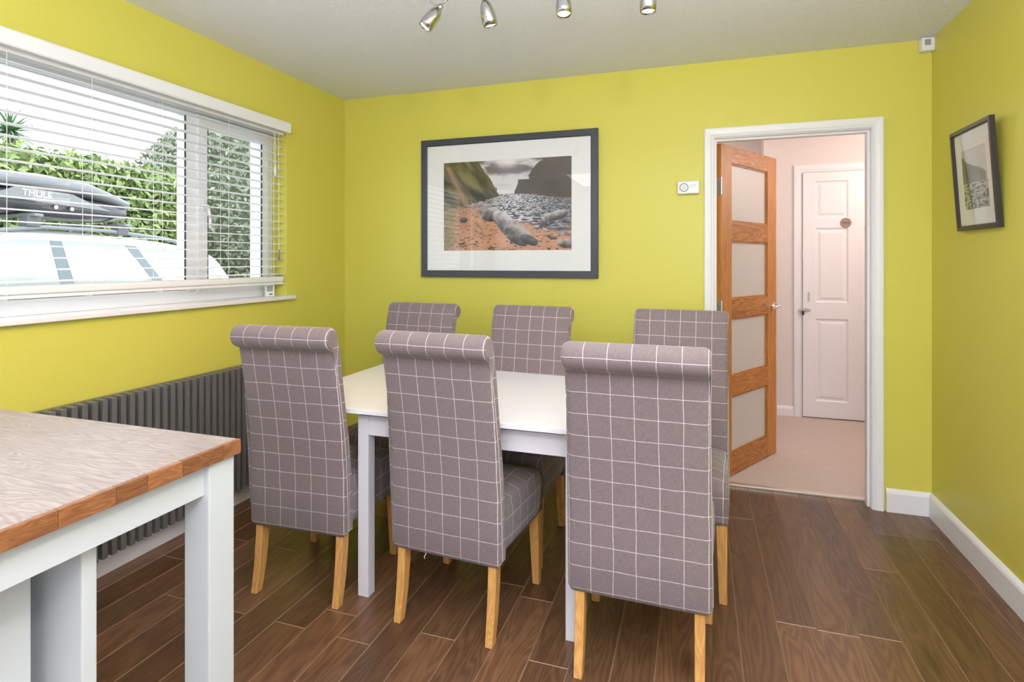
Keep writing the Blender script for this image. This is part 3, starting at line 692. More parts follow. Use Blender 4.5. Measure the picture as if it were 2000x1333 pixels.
# ================================================================== PICTURES
def vnoise(x, y, seed=0):
    r = np.random.default_rng(seed); G = r.random((257, 257))
    xi = np.floor(x).astype(int); yi = np.floor(y).astype(int); fx = x-xi; fy = y-yi
    fx = fx*fx*(3-2*fx); fy = fy*fy*(3-2*fy); xi %= 256; yi %= 256
    return (G[yi, xi]*(1-fx)+G[yi, xi+1]*fx)*(1-fy) + (G[yi+1, xi]*(1-fx)+G[yi+1, xi+1]*fx)*fy
def fbm(x, y, o=4, seed=0):
    s = 0; a = 0.5; t = 0
    for i in range(o): s = s + a*vnoise(x*2**i+7*i, y*2**i+3*i, seed+i); t += a; a *= 0.55
    return s/t
def sm(a, b, x): t = np.clip((x-a)/(b-a), 0, 1); return t*t*(3-2*t)
def print_plane(name, w_, h_, nx, ny, fn, parent, loc, rot):
    X, Y = np.meshgrid(np.linspace(0, 1, nx), np.linspace(0, 1, ny))
    col = fn(X, Y)
    vs = np.stack([(X.ravel()-.5)*w_, np.zeros(X.size), (Y.ravel()-.5)*h_], 1)
    idx = np.arange(nx*ny).reshape(ny, nx)
    fs = np.stack([idx[:-1, :-1].ravel(), idx[:-1, 1:].ravel(), idx[1:, 1:].ravel(), idx[1:, :-1].ravel()], 1)
    me = bpy.data.meshes.new(name); me.from_pydata(vs.tolist(), [], fs.tolist())
    ca = me.color_attributes.new('print', 'FLOAT_COLOR', 'POINT')
    ca.data.foreach_set('color', np.concatenate([col.reshape(-1, 3), np.ones((nx*ny, 1))], 1).ravel().astype(np.float32))
    if 'print_ink' not in MATS:
        m = bpy.data.materials.new('print_ink'); m.use_nodes = True; n, l = nodes_of(m); a = n.new('ShaderNodeVertexColor'); a.layer_name = 'print'
        l.new(a.outputs[0], n['Principled BSDF'].inputs['Base Color']); n['Principled BSDF'].inputs['Roughness'].default_value = 0.6; MATS['print_ink'] = m
    me.materials.append(MATS['print_ink'])
    o = bpy.data.objects.new(name, me); C.objects.link(o); o.parent = parent; o.location = loc; o.rotation_euler = rot; return o
def lerp(a, b, t): return a*(1-t[..., None]) + np.array(b)*t[..., None]
def beach(X, Y):
    c = np.ones(X.shape+(3,))
    cl = fbm(X*5, Y*9, 5, 3); sky = lerp(c*0.62, (0.16, 0.13, 0.14), sm(0.38, 0.62, cl)*sm(0.66, 0.9, Y))
    sky = lerp(sky, (0.80, 0.76, 0.76), np.exp(-((X-.52)**2/.006+(Y-.98)**2/.004))); c = sky
    # sea / wet stones
    sea = Y < 0.665; c[sea] = (0.68, 0.69, 0.71)
    # beach ground: grey cobbles far, orange sand near
    g = Y < 0.62
    dep = np.clip((0.64-Y)/0.64, 0.02, 1)
    u = (X-.52)/dep; v = 1/dep
    peb = fbm(u*16, v*22, 3, 11); peb2 = fbm(u*34, v*46, 2, 17)
    cob = lerp(np.ones(X.shape+(3,))*0.05, (0.78, 0.78, 0.80), sm(0.44, 0.62, peb)*(0.35+0.65*np.exp(-((X-.53)/.24)**2)))
    sand = lerp(np.ones(X.shape+(3,))*np.array((0.45, 0.20, 0.10)), (0.66, 0.37, 0.22), fbm(X*8, Y*14, 4, 5))
    stones = sm(0.64, 0.70, peb2); sand = lerp(sand, (0.07, 0.06, 0.055), stones)
    edge = 0.40 + 0.10*np.sin(X*5+1.0) + 0.25*(fbm(X*6, Y*6, 3, 21)-.5) - 0.12*sm(0.55, 1, X)
    ground = lerp(cob, (0, 0, 0), np.zeros(X.shape)); t = sm(edge+0.05, edge-0.08, Y)[..., None]; ground = cob*(1-t)+sand*t
    c[g] = ground[g]
    # left cliff
    lim = 0.29+0.16*(0.97-Y)/0.34 + 0.03*(fbm(X*14, Y*22, 3, 31)-.5)
    lc = (X < lim) & (Y > 0.60-0.09*(lim-X)*3.0)
    rock = lerp(np.ones(X.shape+(3,))*np.array((0.035, 0.034, 0.014)), (0.20, 0.17, 0.07), sm(0.3, 0.75, fbm(X*16+Y*9, Y*5, 5, 41)))
    streak = np.exp(-((X-(0.04+0.16*(0.93-Y)/0.45))**2)/0.0006)*(Y < 0.95); rock = lerp(rock, (0.40, 0.25, 0.15), np.clip(streak, 0, 1)*0.7)
    c[lc] = rock[lc]
    # green weed at the far left foot
    wt_ = sm(0.16, 0.02, X)*sm(0.55, 0.42, Y)*fbm(X*20, Y*25, 3, 51); c = lerp(c, (0.16, 0.17, 0.05), np.clip(wt_*1.3, 0, 1))
    # right cliff (two masses)
    lim2 = np.where(Y > 0.775, 0.74-0.06*sm(0.97, 0.80, Y), 0.60-0.03*sm(.77, .62, Y)) + 0.02*(fbm(X*11, Y*30, 3, 61)-.5) + 0.06*sm(0.93, 1.0, Y)
    rc = (X > lim2) & (Y > 0.615-0.06*sm(0.62, 1, X))
    rk = lerp(np.ones(X.shape+(3,))*np.array((0.045, 0.035, 0.022)), (0.13, 0.105, 0.075), fbm(X*7, Y*9, 5, 71)*0.9+0.3*sm(.8, 1, Y)); c[rc] = rk[rc]
    # big boulders running to the front
    def stone(cx, cy, rx, ry, ang, base, hi, seed):
        nonlocal c
        ca, sa = math.cos(ang), math.sin(ang); dx, dy = X-cx, (Y-cy)*0.7
        a_, b_ = (dx*ca+dy*sa)/rx, (-dx*sa+dy*ca)/ry
        d = a_**2+b_**2+0.9*(fbm(X*11, Y*9, 3, seed)-.5)
        m_ = sm(1.0, 0.88, d); lt = np.clip(0.5+0.55*b_+0.35*a_*-0.5+1.3*(fbm(X*17, Y*13, 4, seed+5)-.5), 0, 1)
        c = c*(1-m_[..., None]) + m_[..., None]*lerp(np.ones(X.shape+(3,))*np.array(base), hi, lt**2)
    stone(0.345, 0.455, 0.055, 0.035, 0.3, (0.05, 0.045, 0.045), (0.34, 0.30, 0.30), 77)
    stone(0.385, 0.405, 0.085, 0.060, -0.1, (0.035, 0.030, 0.034), (0.50, 0.46, 0.47), 81)
    stone(0.470, 0.345, 0.085, 0.060, -0.7, (0.05, 0.045, 0.045), (0.62, 0.57, 0.57), 91)
    stone(0.515, 0.265, 0.105, 0.068, -0.75, (0.04, 0.036, 0.036), (0.58, 0.54, 0.53), 95)
    stone(0.605, 0.165, 0.110, 0.072, -0.5, (0.022, 0.024, 0.018), (0.44, 0.41, 0.38), 101)
    stone(0.680, 0.115, 0.080, 0.038, -0.35, (0.018, 0.02, 0.015), (0.20, 0.20, 0.17), 111)
    stone(0.88, 0.37, 0.10, 0.035, 0.25, (0.05, 0.045, 0.04), (0.62, 0.58, 0.55), 121)
    stone(0.955, 0.07, 0.07, 0.035, -0.15, (0.05, 0.04, 0.035), (0.60, 0.50, 0.44), 131)
    stone(0.78, 0.29, 0.035, 0.018, 0, (0.05, 0.04, 0.04), (0.30, 0.26, 0.25), 141)
    stone(0.165, 0.345, 0.035, 0.022, 0, (0.03, 0.035, 0.03), (0.15, 0.14, 0.13), 151)
    stone(0.86, 0.14, 0.04, 0.018, -0.3, (0.06, 0.04, 0.035), (0.35, 0.26, 0.22), 161)
    return np.clip(c, 0, 1)
def cliff(X, Y):
    c = np.ones(X.shape+(3,))*np.array((0.62, 0.63, 0.60))
    lim = 0.08+0.85*sm(0.92, 0.52, Y)*(0.4+0.6*sm(0.92, 0.60, Y)) + 0.08*(fbm(X*6, Y*12, 3, 5)-.5)
    m_ = (X < lim) & (Y < 0.90-0.25*X) & (Y > 0.44)
    rk = lerp(np.ones(X.shape+(3,))*np.array((0.05, 0.05, 0.035)), (0.24, 0.24, 0.21), fbm(X*5, Y*6, 4, 9)*0.6+0.6*sm(0.2, 0.6, X)); c[m_] = rk[m_]
    g = Y < 0.44+0.03*(fbm(X*8, Y*8, 2, 3)-.5)
    gr = lerp(np.ones(X.shape+(3,))*0.06, (0.50, 0.51, 0.46), sm(0.4, 0.62, fbm(X*14, Y*40, 4, 15))); gr = lerp(gr, (0.60, 0.60, 0.56), sm(0.30, 0.42, Y)*0.7*sm(.4, .6, fbm(X*5, Y*20, 3, 77))); c[g] = gr[g]
    return c
def picture(name, label, W_, H_, fw, dep, mount, img, loc, rz, tilt, fmat, fn, res):
    """framed picture, local x across, z up, facing -y; origin at the middle of its back."""
    t = thing(name, label, 'picture', loc, rz); t.rotation_euler = (tilt, 0, rz)
    prof = [(0, 0), (0, -dep+0.002), (0.002, -dep), (fw-0.006, -dep), (fw-0.002, -dep+0.003), (fw, -dep+0.006), (fw, 0)]
    sides = [((-W_/2, -H_/2), (1, 1)), ((W_/2, -H_/2), (-1, 1)), ((W_/2, H_/2), (-1, -1)), ((-W_/2, H_/2), (1, -1))]
    for k in range(4):
        bm = bmesh.new(); R = []
        for (cx, cz), (dx, dz) in (sides[k], sides[(k+1) % 4]): R.append([bm.verts.new((cx+dx*a, b, cz+dz*a)) for a, b in prof])
        for i in range(len(prof)-1): bm.faces.new((R[0][i], R[0][i+1], R[1][i+1], R[1][i]))
        bm.faces.new((R[0][-1], R[0][0], R[1][0], R[1][-1])); bm.faces.new(R[0]); bm.faces.new(R[1][::-1])
        bmesh.ops.recalc_face_normals(bm, faces=bm.faces); mkobj('frame_moulding', bm, fmat, t)
    iw, ih, ix, iz = img
    bm = bmesh.new(); hole_wall(bm, 'y', -dep+0.010, -dep+0.012, -W_/2+fw, W_/2-fw, -H_/2+fw, H_/2-fw, [(ix-iw/2, ix+iw/2, iz-ih/2, iz+ih/2)]); mkobj('mount', bm, M_mount, t)
    print_plane('print', iw+0.004, ih+0.004, res[0], res[1], fn, t, (ix, -dep+0.0125, iz), (0, 0, 0))
    mkobj('backing_board', B(-W_/2+fw, W_/2-fw, -0.004, -0.001, -H_/2+fw, H_/2-fw), mat('backing', (0.25, 0.2, 0.15), 0.8), t)
    mkobj('glass', B(-W_/2+fw-0.001, W_/2-fw+0.001, -dep+0.0065, -dep+0.0075, -H_/2+fw-0.001, H_/2-fw+0.001), M_picglass, t)
    return t
picture('framed_picture', 'large charcoal framed colour photograph of a rocky beach on the back wall above the table', 1.177, 0.903, 0.0435, 0.030, M_mount,
        (0.854, 0.574, 0.000, 0.008), (-1.157, YB-0.002, 1.645), 0, 0.0, M_frame, beach, (330, 224))
p2 = picture('framed_picture', 'small black framed monochrome photograph of a sea cliff on the right wall', 0.366, 0.440, 0.021, 0.019, M_mount,
        (0.222, 0.255, 0.000, -0.004), (XR-0.018, 2.852, 1.652), -PI/2, 0.068, M_bframe, cliff, (110, 130))
bm = B(-0.006, 0.006, 0.0, 0.012, 0.04, 0.05, 0.002); mkobj('wall_bumper', bm, M_steel, p2)

# ------------------------------------------------------------------ alarm on the wall, sensor in the corner
al = thing('carbon_monoxide_alarm', 'small white oblong alarm with round grille on the wall beside the door frame', 'alarm', (-0.051, YB, 1.718))
bm = bmesh.new(); box(bm, -0.060, 0.060, -0.034, -0.0005, -0.037, 0.037, 0.012, 4); mkobj('casing', bm, M_plastic, al, smooth=False)
bm = bmesh.new()
ro, ri = 0.0245, 0.0200
vo = [[bm.verts.new((r*math.cos(2*PI*k/32)-0.024, yy, r*math.sin(2*PI*k/32)+0.0)) for k in range(32)] for r, yy in ((ro, -0.034), (ro, -0.0352), (ri, -0.0352), (ri, -0.034))]
for A, Bq in zip(vo, vo[1:]):
    for k in range(32): bm.faces.new((A[k], A[(k+1) % 32], Bq[(k+1) % 32], Bq[k]))
mkobj('grille_ring', bm, M_dgrey, al)
bm = bmesh.new()
for q in range(-3, 4):
    hw = math.sqrt(max(0, 0.0165**2-(q*0.0048)**2)); box(bm, -0.024-hw, -0.024+hw, -0.0350, -0.034, q*0.0048-0.0008, q*0.0048+0.0008)
mkobj('speaker_grille', bm, mat('pale_grille', (0.55, 0.55, 0.56), 0.5), al)
mkobj('panel_window', B(0.012, 0.046, -0.0348, -0.034, 0.002, 0.022, 0.0003), mat('pale_blue_label', (0.62, 0.74, 0.78), 0.3), al)
for q in range(3): mkobj('indicator', B(0.013+q*0.010, 0.016+q*0.010, -0.0352, -0.0347, -0.004, -0.001), mat('led_green', (0.15, 0.45, 0.3), 0.4), al)

MS = 0.80
ms = thing('motion_sensor', 'small white motion sensor with grey window high in the back right corner', 'sensor', (XR-0.030, YB-0.027, 2.394), 0.12); ms.scale = (MS, MS, MS)
mkobj('casing', B(-0.036, 0.036, -0.022, 0.030, -0.043, 0.040, 0.006, 3), M_plastic, ms)
mkobj('sensor_window', B(-0.022, 0.012, -0.0245, -0.0215, -0.010, 0.026, 0.001), mat('sensor_grey', (0.32, 0.33, 0.38), 0.4), ms)
mkobj('mount_bracket', B(-0.010, 0.010, 0.0, 0.022, 0.036, 0.0445, 0.001), M_plastic, ms)

# ================================================================== CEILING SPOTLIGHT BAR
sp = thing('ceiling_spotlight', 'chrome ceiling light with four small adjustable spots on bent arms above the table', 'ceiling light', (-0.58, 1.93, H))
bm = bmesh.new(); box(bm, -0.44, 0.46, -0.03, 0.03, -0.022, -0.0005, 0.006, 3); mkobj('ceiling_bar', bm, M_chrome, sp)
def spot(top, arm_pts, nose_dir, L_=0.098, power=9, col=(1.0, 0.80, 0.60)):
    """top: socket end; nose_dir: unit direction the lamp points."""
    t0 = Vector(top); d = Vector(nose_dir).normalized()
    a = mkobj_arm(arm_pts)
    bm = bmesh.new(); prof = [(0.004, 0), (0.010, 0.002), (0.0135, 0.007), (0.0205, 0.018), (0.0255, 0.038), (0.0282, 0.060), (0.0285, 0.078), (0.0262, L_), (0.0245, L_), (0.0225, L_-0.010), (0.004, L_-0.012)]
    lathe(bm, prof, 28)
    head = mkobj('spot_head', bm, M_spot, sp, smooth=True); head.location = t0; head.rotation_mode = 'QUATERNION'
    head.rotation_quaternion = Vector((0, 0, 1)).rotation_difference(d)
    bm = bmesh.new(); prof = [(0.0001, L_-0.004), (0.0213, L_-0.004), (0.0213, L_-0.008), (0.0001, L_-0.008)]; lathe(bm, prof, 24)
    mkobj('lens', bm, M_lens, head)
    bm = bmesh.new(); lathe(bm, [(0.0001, -0.012), (0.009, -0.012), (0.0105, -0.006), (0.0105, 0.002), (0.004, 0.004)], 16); mkobj('collar', bm, M_steel, head, smooth=True)
    l = bpy.data.lights.new('spot_lamp', 'SPOT'); l.energy = power; l.color = col; l.spot_size = math.radians(95); l.spot_blend = 0.9; l.shadow_soft_size = 0.018
    lo = bpy.data.objects.new('spot_lamp', l); C.objects.link(lo); lo.location = Vector((sp.location)) + t0 + d*(L_+0.004); lo.rotation_mode = 'QUATERNION'
    lo.rotation_quaternion = Vector((0, 0, -1)).rotation_difference(d)
def mkobj_arm(pts):
    bm = bmesh.new(); P = [Vector(p) for p in pts]; Q = []
    for i in range(len(P)-1):
        p0, p1, p2, p3 = P[max(i-1, 0)], P[i], P[i+1], P[min(i+2, len(P)-1)]
        for s in range(6):
            u = s/6; Q.append(0.5*((2*p1)+(-p0+p2)*u+(2*p0-5*p1+4*p2-p3)*u*u+(-p0+3*p1-3*p2+p3)*u**3))
    Q.append(P[-1]); tube(bm, Q, 0.0032, 8); return mkobj('arm', bm, M_spot, sp, smooth=True)
# local coords: sp at (-0.58,1.93,2.43)
spot((-0.374, 0.06, -0.145), [(-0.37, 0, -0.02), (-0.41, 0.03, -0.085), (-0.425, 0.055, -0.105), (-0.39, 0.065, -0.130), (-0.345, 0.06, -0.120), (-0.335, 0.06, -0.108), (-0.352, 0.06, -0.125), (-0.373, 0.06, -0.140)], (-0.55, -0.25, -0.80), power=30, col=(1.0, 0.45, 0.18))
spot((-0.188, 0.06, -0.140), [(-0.14, 0, -0.02), (-0.16, 0.03, -0.06), (-0.185, 0.058, -0.10), (-0.189, 0.06, -0.130)], (0.17, 0.25, -0.95), power=8)
spot((0.118, 0.06, -0.147), [(0.12, 0, -0.02), (0.15, 0.03, -0.06), (0.12, 0.06, -0.10), (0.117, 0.06, -0.137)], (0.05, -0.12, -1), power=7)
spot((0.417, 0.06, -0.172), [(0.40, 0, -0.02), (0.45, 0.03, -0.08), (0.42, 0.06, -0.12), (0.417, 0.06, -0.162)], (0.0, 0.02, -1), power=8)

# ================================================================== OUTSIDE
struct('ground', B(-40, LXO-0.001, -25, 40, -0.20, -0.10), mat('grey_tarmac_drive', (0.30, 0.30, 0.30), 0.9, bump=0.3, bscale=80))
# ---- car: white estate, nose to -y (left in view)
M_carw = mat('white_car_paint', (0.82, 0.84, 0.86), 0.25, coat=0.6)
M_carg = mat('car_window_glass', (0.52, 0.57, 0.60), 0.08, spec=0.9)
M_rub = mat('black_rubber', (0.05, 0.05, 0.055), 0.7)
M_boxg = mat('dark_glossy_roof_box', (0.075, 0.080, 0.095), 0.22, coat=0.5)
M_boxl = mat('grey_roof_box_lid', (0.26, 0.28, 0.31), 0.25, coat=0.4)
CX, CY = -6.25, 5.62
PITCH = math.radians(-3.0)
car = thing('estate_car', 'white estate car with roof rails parked on the drive outside the window', 'car', (CX, CY, -0.08))
car.rotation_euler = (PITCH, 0, 0)
# car local: +y = tail, tail tip at y=0, front at y=-4.6 ; x=+0.85 side toward the house
def station(y, hw, zb, zbelt, zroof, hwr):
    return y, [(0, zb), (hw*0.85, zb), (hw, zb+0.12), (hw+0.02, zbelt-0.28), (hw-0.01, zbelt), (hwr+0.01, zroof-0.075), (hwr-0.05, zroof-0.025), (hwr*0.55, zroof+0.005), (0, zroof+0.018)]
ST = [station(0.02, 0.72, 0.45, 0.80, 0.86, 0.55), station(-0.05, 0.80, 0.32, 0.98, 1.18, 0.58), station(-0.22, 0.84, 0.28, 1.05, 1.42, 0.60), station(-0.42, 0.85, 0.25, 1.06, 1.51, 0.62), station(-1.0, 0.86, 0.22, 1.04, 1.555, 0.64),
      station(-1.7, 0.86, 0.22, 1.02, 1.57, 0.65), station(-2.4, 0.86, 0.22, 1.00, 1.545, 0.645), station(-2.75, 0.86, 0.22, 0.98, 1.47, 0.63), station(-3.15, 0.86, 0.22, 0.97, 1.22, 0.66), station(-3.5, 0.85, 0.23, 0.95, 1.01, 0.74),
      station(-4.1, 0.82, 0.25, 0.88, 0.93, 0.70), station(-4.45, 0.76, 0.28, 0.72, 0.80, 0.62), station(-4.58, 0.66, 0.36, 0.58, 0.62, 0.50)]
bm = bmesh.new(); RR = []
for y, half in ST:
    ring = [(x, z) for x, z in half] + [(-x, z) for x, z in half[-2:0:-1]]
    RR.append([bm.verts.new((x, y, z)) for x, z in ring])
for A, Bq in zip(RR, RR[1:]):
    n = len(A)
    for k in range(n): bm.faces.new((A[k], A[(k+1) % n], Bq[(k+1) % n], Bq[k]))
bm.faces.new(RR[0]); bm.faces.new(RR[-1][::-1]); bmesh.ops.recalc_face_normals(bm, faces=bm.faces)
mkobj('body', bm, M_carw, car, smooth=True)
def side_pt(y, f, s, off=0.006):
    """point on the cabin side at car y, f=0 belt .. 1 roof edge."""
    ys = [st[0] for st in ST]
    for i in range(len(ST)-1):
        if ST[i][0] >= y >= ST[i+1][0]:
            t_ = (ST[i][0]-y)/(ST[i][0]-ST[i+1][0]); a4 = [ST[i][1][4][q]*(1-t_)+ST[i+1][1][4][q]*t_ for q in (0, 1)]; a5 = [ST[i][1][5][q]*(1-t_)+ST[i+1][1][5][q]*t_ for q in (0, 1)]
            return Vector((s*(a4[0]*(1-f)+a5[0]*f+off), y, a4[1]*(1-f)+a5[1]*f+off*0.4))
    return Vector((0, y, 1))
def side_window(ya0, yb0, ya1, yb1, s, n=6):
    """bottom from ya0..yb0, top from ya1..yb1"""
    bm = bmesh.new(); rows = []
    for i in range(n+1):
        u = i/n; col = []
        for j in range(4):
            f = 0.06 + 0.88*j/3; y = (ya0*(1-u)+yb0*u)*(1-j/3)+(ya1*(1-u)+yb1*u)*(j/3); col.append((side_pt(y, f, s), side_pt(y, f, s, -0.01)))
        rows.append([(bm.verts.new(a), bm.verts.new(b)) for a, b in col])
    for i in range(n):
        for j in range(3):
            for e in (0, 1): bm.faces.new((rows[i][j][e], rows[i+1][j][e], rows[i+1][j+1][e], rows[i][j+1][e]))
    for i in range(n):
        for j in (0, 3): bm.faces.new((rows[i][j][0], rows[i][j][1], rows[i+1][j][1], rows[i+1][j][0]))
    bmesh.ops.recalc_face_normals(bm, faces=bm.faces); return bm
for s in (1, -1):
    for a in ((-0.30, -1.12, -0.62, -1.36), (-1.24, -2.05, -1.48, -2.08), (-2.17, -3.12, -2.18, -2.62)):
        mkobj('side_window', side_window(*a, s), M_carg, car, smooth=True)
    for a in ((-1.125, -1.235, -1.365, -1.475), (-2.055, -2.165, -2.085, -2.175), (-0.275, -0.30, -0.597, -0.62)):
        mkobj('window_pillar', side_window(*a, s, n=1), mat('pillar_grey', (0.20, 0.25, 0.28), 0.4), car)
    bm = bmesh.new(); pts = [side_pt(y, 1.0, s, 0.0) + Vector((-s*0.03, 0, dz+0.022)) for y, dz in ((-0.50, 0.015), (-0.62, 0.055), (-1.0, 0.075), (-1.6, 0.08), (-2.2, 0.075), (-2.55, 0.05), (-2.68, 0.012))]
    tube(bm, pts, 0.019, 10); mkobj('roof_rail', bm, mat('silver_rail', (0.30, 0.33, 0.37), 0.35, metal=0.2), car, smooth=True)
    for y in (-0.75, -3.72):
        bm = bmesh.new(); tube(bm, [(s*0.66, y, 0.31), (s*0.88, y, 0.31)], 0.32, 28); wh = mkobj('wheel', bm, M_rub, car)
        bm = bmesh.new(); tube(bm, [(s*0.80, y, 0.31), (s*0.885, y, 0.31)], 0.20, 20); mkobj('hub', bm, M_steel, wh)
    bm = bmesh.new(); box(bm, s*0.95-0.09, s*0.95+0.09, -2.98, -2.88, 0.98, 1.10, 0.03, 3); mkobj('wing_mirror', bm, M_carw, car, smooth=True)
    bm = bmesh.new(); box(bm, s*0.70-0.08, s*0.70+0.08, -0.06, 0.035, 0.80, 1.02, 0.02, 2); mkobj('tail_light', bm, mat('red_lamp', (0.45, 0.03, 0.03), 0.2), car)
bars = []
for y in (-1.48, -2.30):
    tb_ = bmesh.new(); box(tb_, -0.72, 0.72, y-0.035, y+0.035, 1.655, 1.680, 0.008, 3); b_ = mkobj('cross_bar', tb_, mat('silver_rail', (0.6, 0.6, 0.6)), car)
    for s in (1, -1):
        bm = bmesh.new(); box(bm, s*0.60-0.06, s*0.60+0.06, y-0.055, y+0.055, 1.565, 1.66, 0.015, 3); mkobj('bar_foot', bm, M_dgrey, b_)
# ---- roof box (rests on the bars)
rbx = thing('roof_box', 'dark grey streamlined roof box carried on the car outside the window', 'roof box', (CX, CY, -0.08)); rbx.rotation_euler = (PITCH, 0, 0)
def loft_box(secs, n=20, e=3.2, half='full'):
    bm = bmesh.new(); R = []
    for y, cx, hw, z0, z1 in secs:
        r = []
        for k in range(n):
            a = 2*PI*k/n; ca, sa = math.cos(a), math.sin(a)
            x = cx + hw*math.copysign(abs(ca)**(2/e), ca); zc_ = (z0+z1)/2; z = zc_ + (z1-z0)/2*math.copysign(abs(sa)**(2/e), sa); r.append(bm.verts.new((x, y, z)))
        R.append(r)
    for A, Bq in zip(R, R[1:]):
        for k in range(n): bm.faces.new((A[k], A[(k+1) % n], Bq[(k+1) % n], Bq[k]))
    bm.faces.new(R[0]); bm.faces.new(R[-1][::-1]); bmesh.ops.recalc_face_normals(bm, faces=bm.faces); return bm
BX = 0.22
low = loft_box([(-1.395, BX, 0.355, 1.725, 1.870), (-1.41, BX, 0.375, 1.710, 1.885), (-1.6, BX, 0.39, 1.690, 1.905), (-2.2, BX, 0.40, 1.682, 1.92), (-2.8, BX, 0.38, 1.70, 1.90), (-3.15, BX, 0.30, 1.76, 1.86), (-3.3, BX, 0.14, 1.80, 1.84)])
mkobj('base_shell', low, M_boxg, rbx, smooth=True)
lid = loft_box([(-1.375, BX, 0.365, 1.845, 1.915), (-1.39, BX, 0.385, 1.842, 1.945), (-1.58, BX, 0.400, 1.875, 2.005), (-1.8, BX, 0.410, 1.900, 2.065), (-2.2, BX, 0.412, 1.905, 2.075), (-2.7, BX, 0.39, 1.885, 2.04), (-3.1, BX, 0.32, 1.85, 1.95), (-3.33, BX, 0.15, 1.82, 1.865)])
mkobj('lid', lid, M_boxl, rbx, smooth=True)
# side blade with lock and maker's lettering
bm = bmesh.new(); xs_ = BX+0.420
pl_ = [(-2.72, 1.800), (-1.60, 1.79), (-1.80, 1.845), (-1.98, 1.905), (-2.44, 1.905), (-2.54, 1.850)]
A = [bm.verts.new((xs_, y, z)) for y, z in pl_]; Bq = [bm.verts.new((xs_-0.03, y, z)) for y, z in pl_]
bm.faces.new(A); bm.faces.new(Bq[::-1])
for k in range(len(pl_)): bm.faces.new((A[k], A[(k+1) % len(pl_)], Bq[(k+1) % len(pl_)], Bq[k]))
bmesh.ops.recalc_face_normals(bm, faces=bm.faces); bl_ = mkobj('side_blade', bm, M_boxl, rbx)
for y in (-2.12, -1.98):
    bm = bmesh.new(); tube(bm, [(xs_-0.012, y, 1.765), (xs_+0.004, y, 1.765)], 0.018, 12); mkobj('lock', bm, M_steel, bl_)
cu = bpy.data.curves.new('lettering', 'FONT'); cu.body = 'THULE'; cu.size = 0.080; cu.extrude = 0.001; cu.offset = 0.001
to = bpy.data.objects.new('lt', cu); C.objects.link(to); bpy.context.view_layer.update()
me = bpy.data.meshes.new_from_object(to); bpy.data.objects.remove(to)
lo = bpy.data.objects.new('lettering', me); C.objects.link(lo); me.materials.clear(); me.materials.append(mat('white_print', (0.85, 0.86, 0.88), 0.5)); lo.parent = bl_
lo.location = (xs_+0.002, -2.40, 1.835); lo.rotation_euler = (PI/2, 0, PI/2)

# ---- hedge and greenery (leaf cards around a bushy core)
M_leaf = bpy.data.materials.new('hedge_leaf'); M_leaf.use_nodes = True
n_, l_ = nodes_of(M_leaf); b_ = n_['Principled BSDF']; gi = n_.new('ShaderNodeVertexColor'); gi.layer_name = 'leafcol'
l_.new(gi.outputs[0], b_.inputs['Base Color']); b_.inputs['Roughness'].default_value = 0.45; b_.inputs['Subsurface Weight'].default_value = 0.0
def leaf_mass(name, pts, nrm, size, c1, c2, parent):
    N = len(pts); r = rng
    d = r.normal(size=(N, 3)); d /= np.linalg.norm(d, axis=1)[:, None]
    nn = nrm*0.7 + r.normal(size=(N, 3))*0.6; nn /= np.linalg.norm(nn, axis=1)[:, None]
    u = np.cross(nn, d); u /= np.linalg.norm(u, axis=1)[:, None]; v = np.cross(nn, u)
    L_ = size*(0.6+0.8*r.random(N))[:, None]; W_ = L_*0.42
    V = np.stack([pts-u*L_, pts-v*W_+nn*L_*.12, pts+u*L_, pts+v*W_+nn*L_*.12], 1).reshape(-1, 3)
    F = np.arange(N*4).reshape(-1, 4)
    me = bpy.data.meshes.new(name); me.from_pydata(V.tolist(), [], F.tolist())
    t_ = r.random(N)[:, None]**1.2; col = np.array(c1)*(1-t_)+np.array(c2)*t_
    col = np.repeat(np.concatenate([col, np.ones((N, 1))], 1), 4, axis=0)
    ca = me.color_attributes.new('leafcol', 'FLOAT_COLOR', 'POINT'); ca.data.foreach_set('color', col.ravel().astype(np.float32))
    me.materials.append(M_leaf); o = bpy.data.objects.new(name, me); C.objects.link(o)
    if parent: o.parent = parent; o['kind'] = 'stuff'
    return o
M_core = mat('hedge_core', (0.07, 0.11, 0.03), 0.9, bump=1, bscale=20)
hd = thing('hedge', 'tall clipped green hedge behind the parked car outside', 'hedge', (-8.6, 6.0, -0.1))
bm = bmesh.new(); box(bm, -0.45, 0.45, -5.5, 1.25, 0, 2.72); bmesh.ops.subdivide_edges(bm, edges=bm.edges, cuts=12, use_grid_fill=True)
for v in bm.verts: v.co += Vector([random.uniform(-.06, .06) for _ in range(3)]); v.co.z = max(0, v.co.z)
mkobj('branches', bm, M_core, hd, smooth=True)
N = 26000; P_ = np.stack([np.where(rng.random(N) < .78, 0.52+rng.normal(size=N)*0.07, rng.random(N)*0.9-.4), rng.random(N)*6.85-5.5, rng.random(N)*2.75], 1)
topm = P_[:, 0] < 0.4; P_[topm, 2] = 2.78+rng.normal(size=topm.sum())*0.06
leaf_mass('foliage', P_, np.array([[1.0, 0, 0.35]]), 0.062, (0.10, 0.19, 0.045), (0.50, 0.60, 0.25), hd)
tr = thing('evergreen_tree', 'greyish green bushy tree rising beyond the right end of the hedge', 'tree', (-9.95, 9.75, -0.1)); tr.scale = (1.1, 1.1, 1.12)
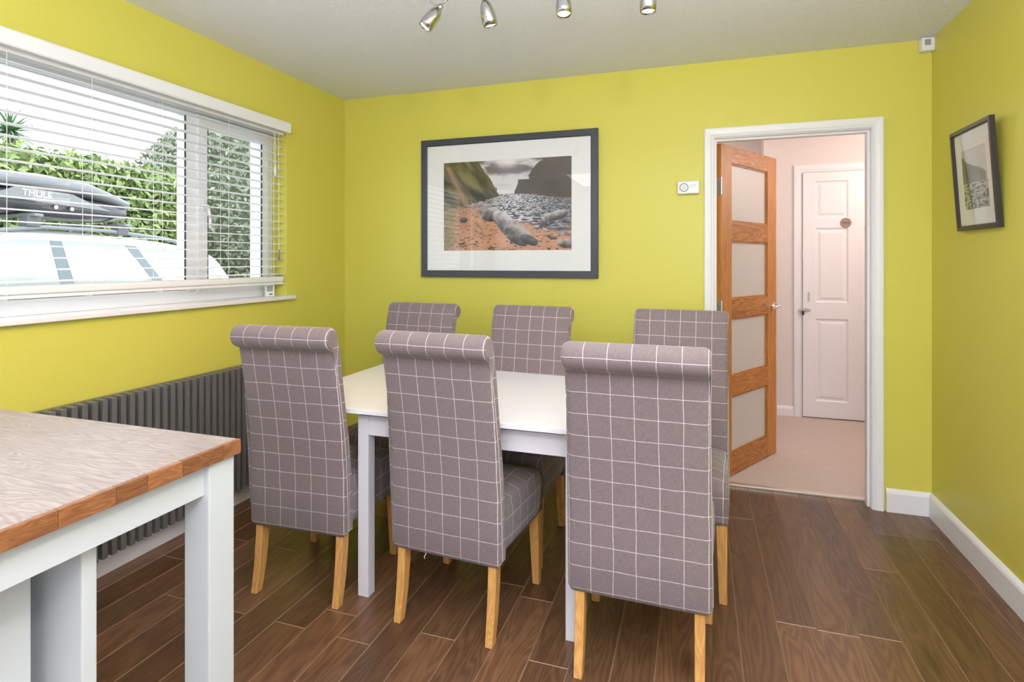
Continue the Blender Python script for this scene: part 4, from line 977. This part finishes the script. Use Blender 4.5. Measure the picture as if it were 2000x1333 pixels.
bm = bmesh.new(); tube(bm, [(0, 0, 0), (0.05, 0, 1.5), (0, 0.1, 3.2)], [0.14, 0.11, 0.03], 10); mkobj('trunk', bm, mat('bark', (0.16, 0.12, 0.09), 0.9), tr)
cb_ = bmesh.new(); bmesh.ops.create_icosphere(cb_, subdivisions=4, radius=1.0)
for v in cb_.verts:
    v.co = Vector((v.co.x*1.25, v.co.y*1.35, 2.0+v.co.z*1.75)) + Vector([random.uniform(-.08, .08) for _ in range(3)])
mkobj('branches', cb_, mat('grey_green_core', (0.16, 0.19, 0.12), 0.9), tr, smooth=True)
N = 16000; th_ = rng.random(N)*2*PI; ph = rng.random(N); zz = 0.3+3.6*ph; rr = (0.35+1.25*np.sin(PI*np.clip(ph*0.9+0.08, 0, 1))**0.7)*(0.8+0.25*rng.random(N))
P_ = np.stack([rr*np.cos(th_), rr*np.sin(th_)*1.1, zz], 1); leaf_mass('foliage', P_, np.stack([np.cos(th_), np.sin(th_), 0.3*np.ones(N)], 1), 0.055, (0.14, 0.18, 0.11), (0.42, 0.47, 0.33), tr)
pm = thing('palm_tree', 'feathery green palm top rising above the hedge at far left of window', 'tree', (-10.6, 6.1, -0.1))
bm = bmesh.new(); tube(bm, [(0, 0, 0), (0, 0, 3.5)], [0.12, 0.08], 10); mkobj('trunk', bm, MATS['bark'], pm)
bm = bmesh.new()
for k in range(150):
    a = random.random()*2*PI; el = random.uniform(-0.5, 1.2); Lf = random.uniform(0.45, 0.75); pts = []
    for i in range(5):
        u = i/4; r_ = Lf*u*math.cos(el*(1-0.3*u)); pts.append(Vector((r_*math.cos(a), r_*math.sin(a), 3.5+Lf*u*math.sin(el)-0.35*Lf*u*u)))
    sd = Vector((-math.sin(a), math.cos(a), 0))*0.022
    for i in range(4):
        w0, w1 = 1-i/4, 1-(i+1)/4
        bm.faces.new([bm.verts.new(pts[i]-sd*w0), bm.verts.new(pts[i]+sd*w0), bm.verts.new(pts[i+1]+sd*max(.05, w1)), bm.verts.new(pts[i+1]-sd*max(.05, w1))])
o = mkobj('fronds', bm, mat('palm_green', (0.16, 0.34, 0.14), 0.5), pm); o['kind'] = 'stuff'
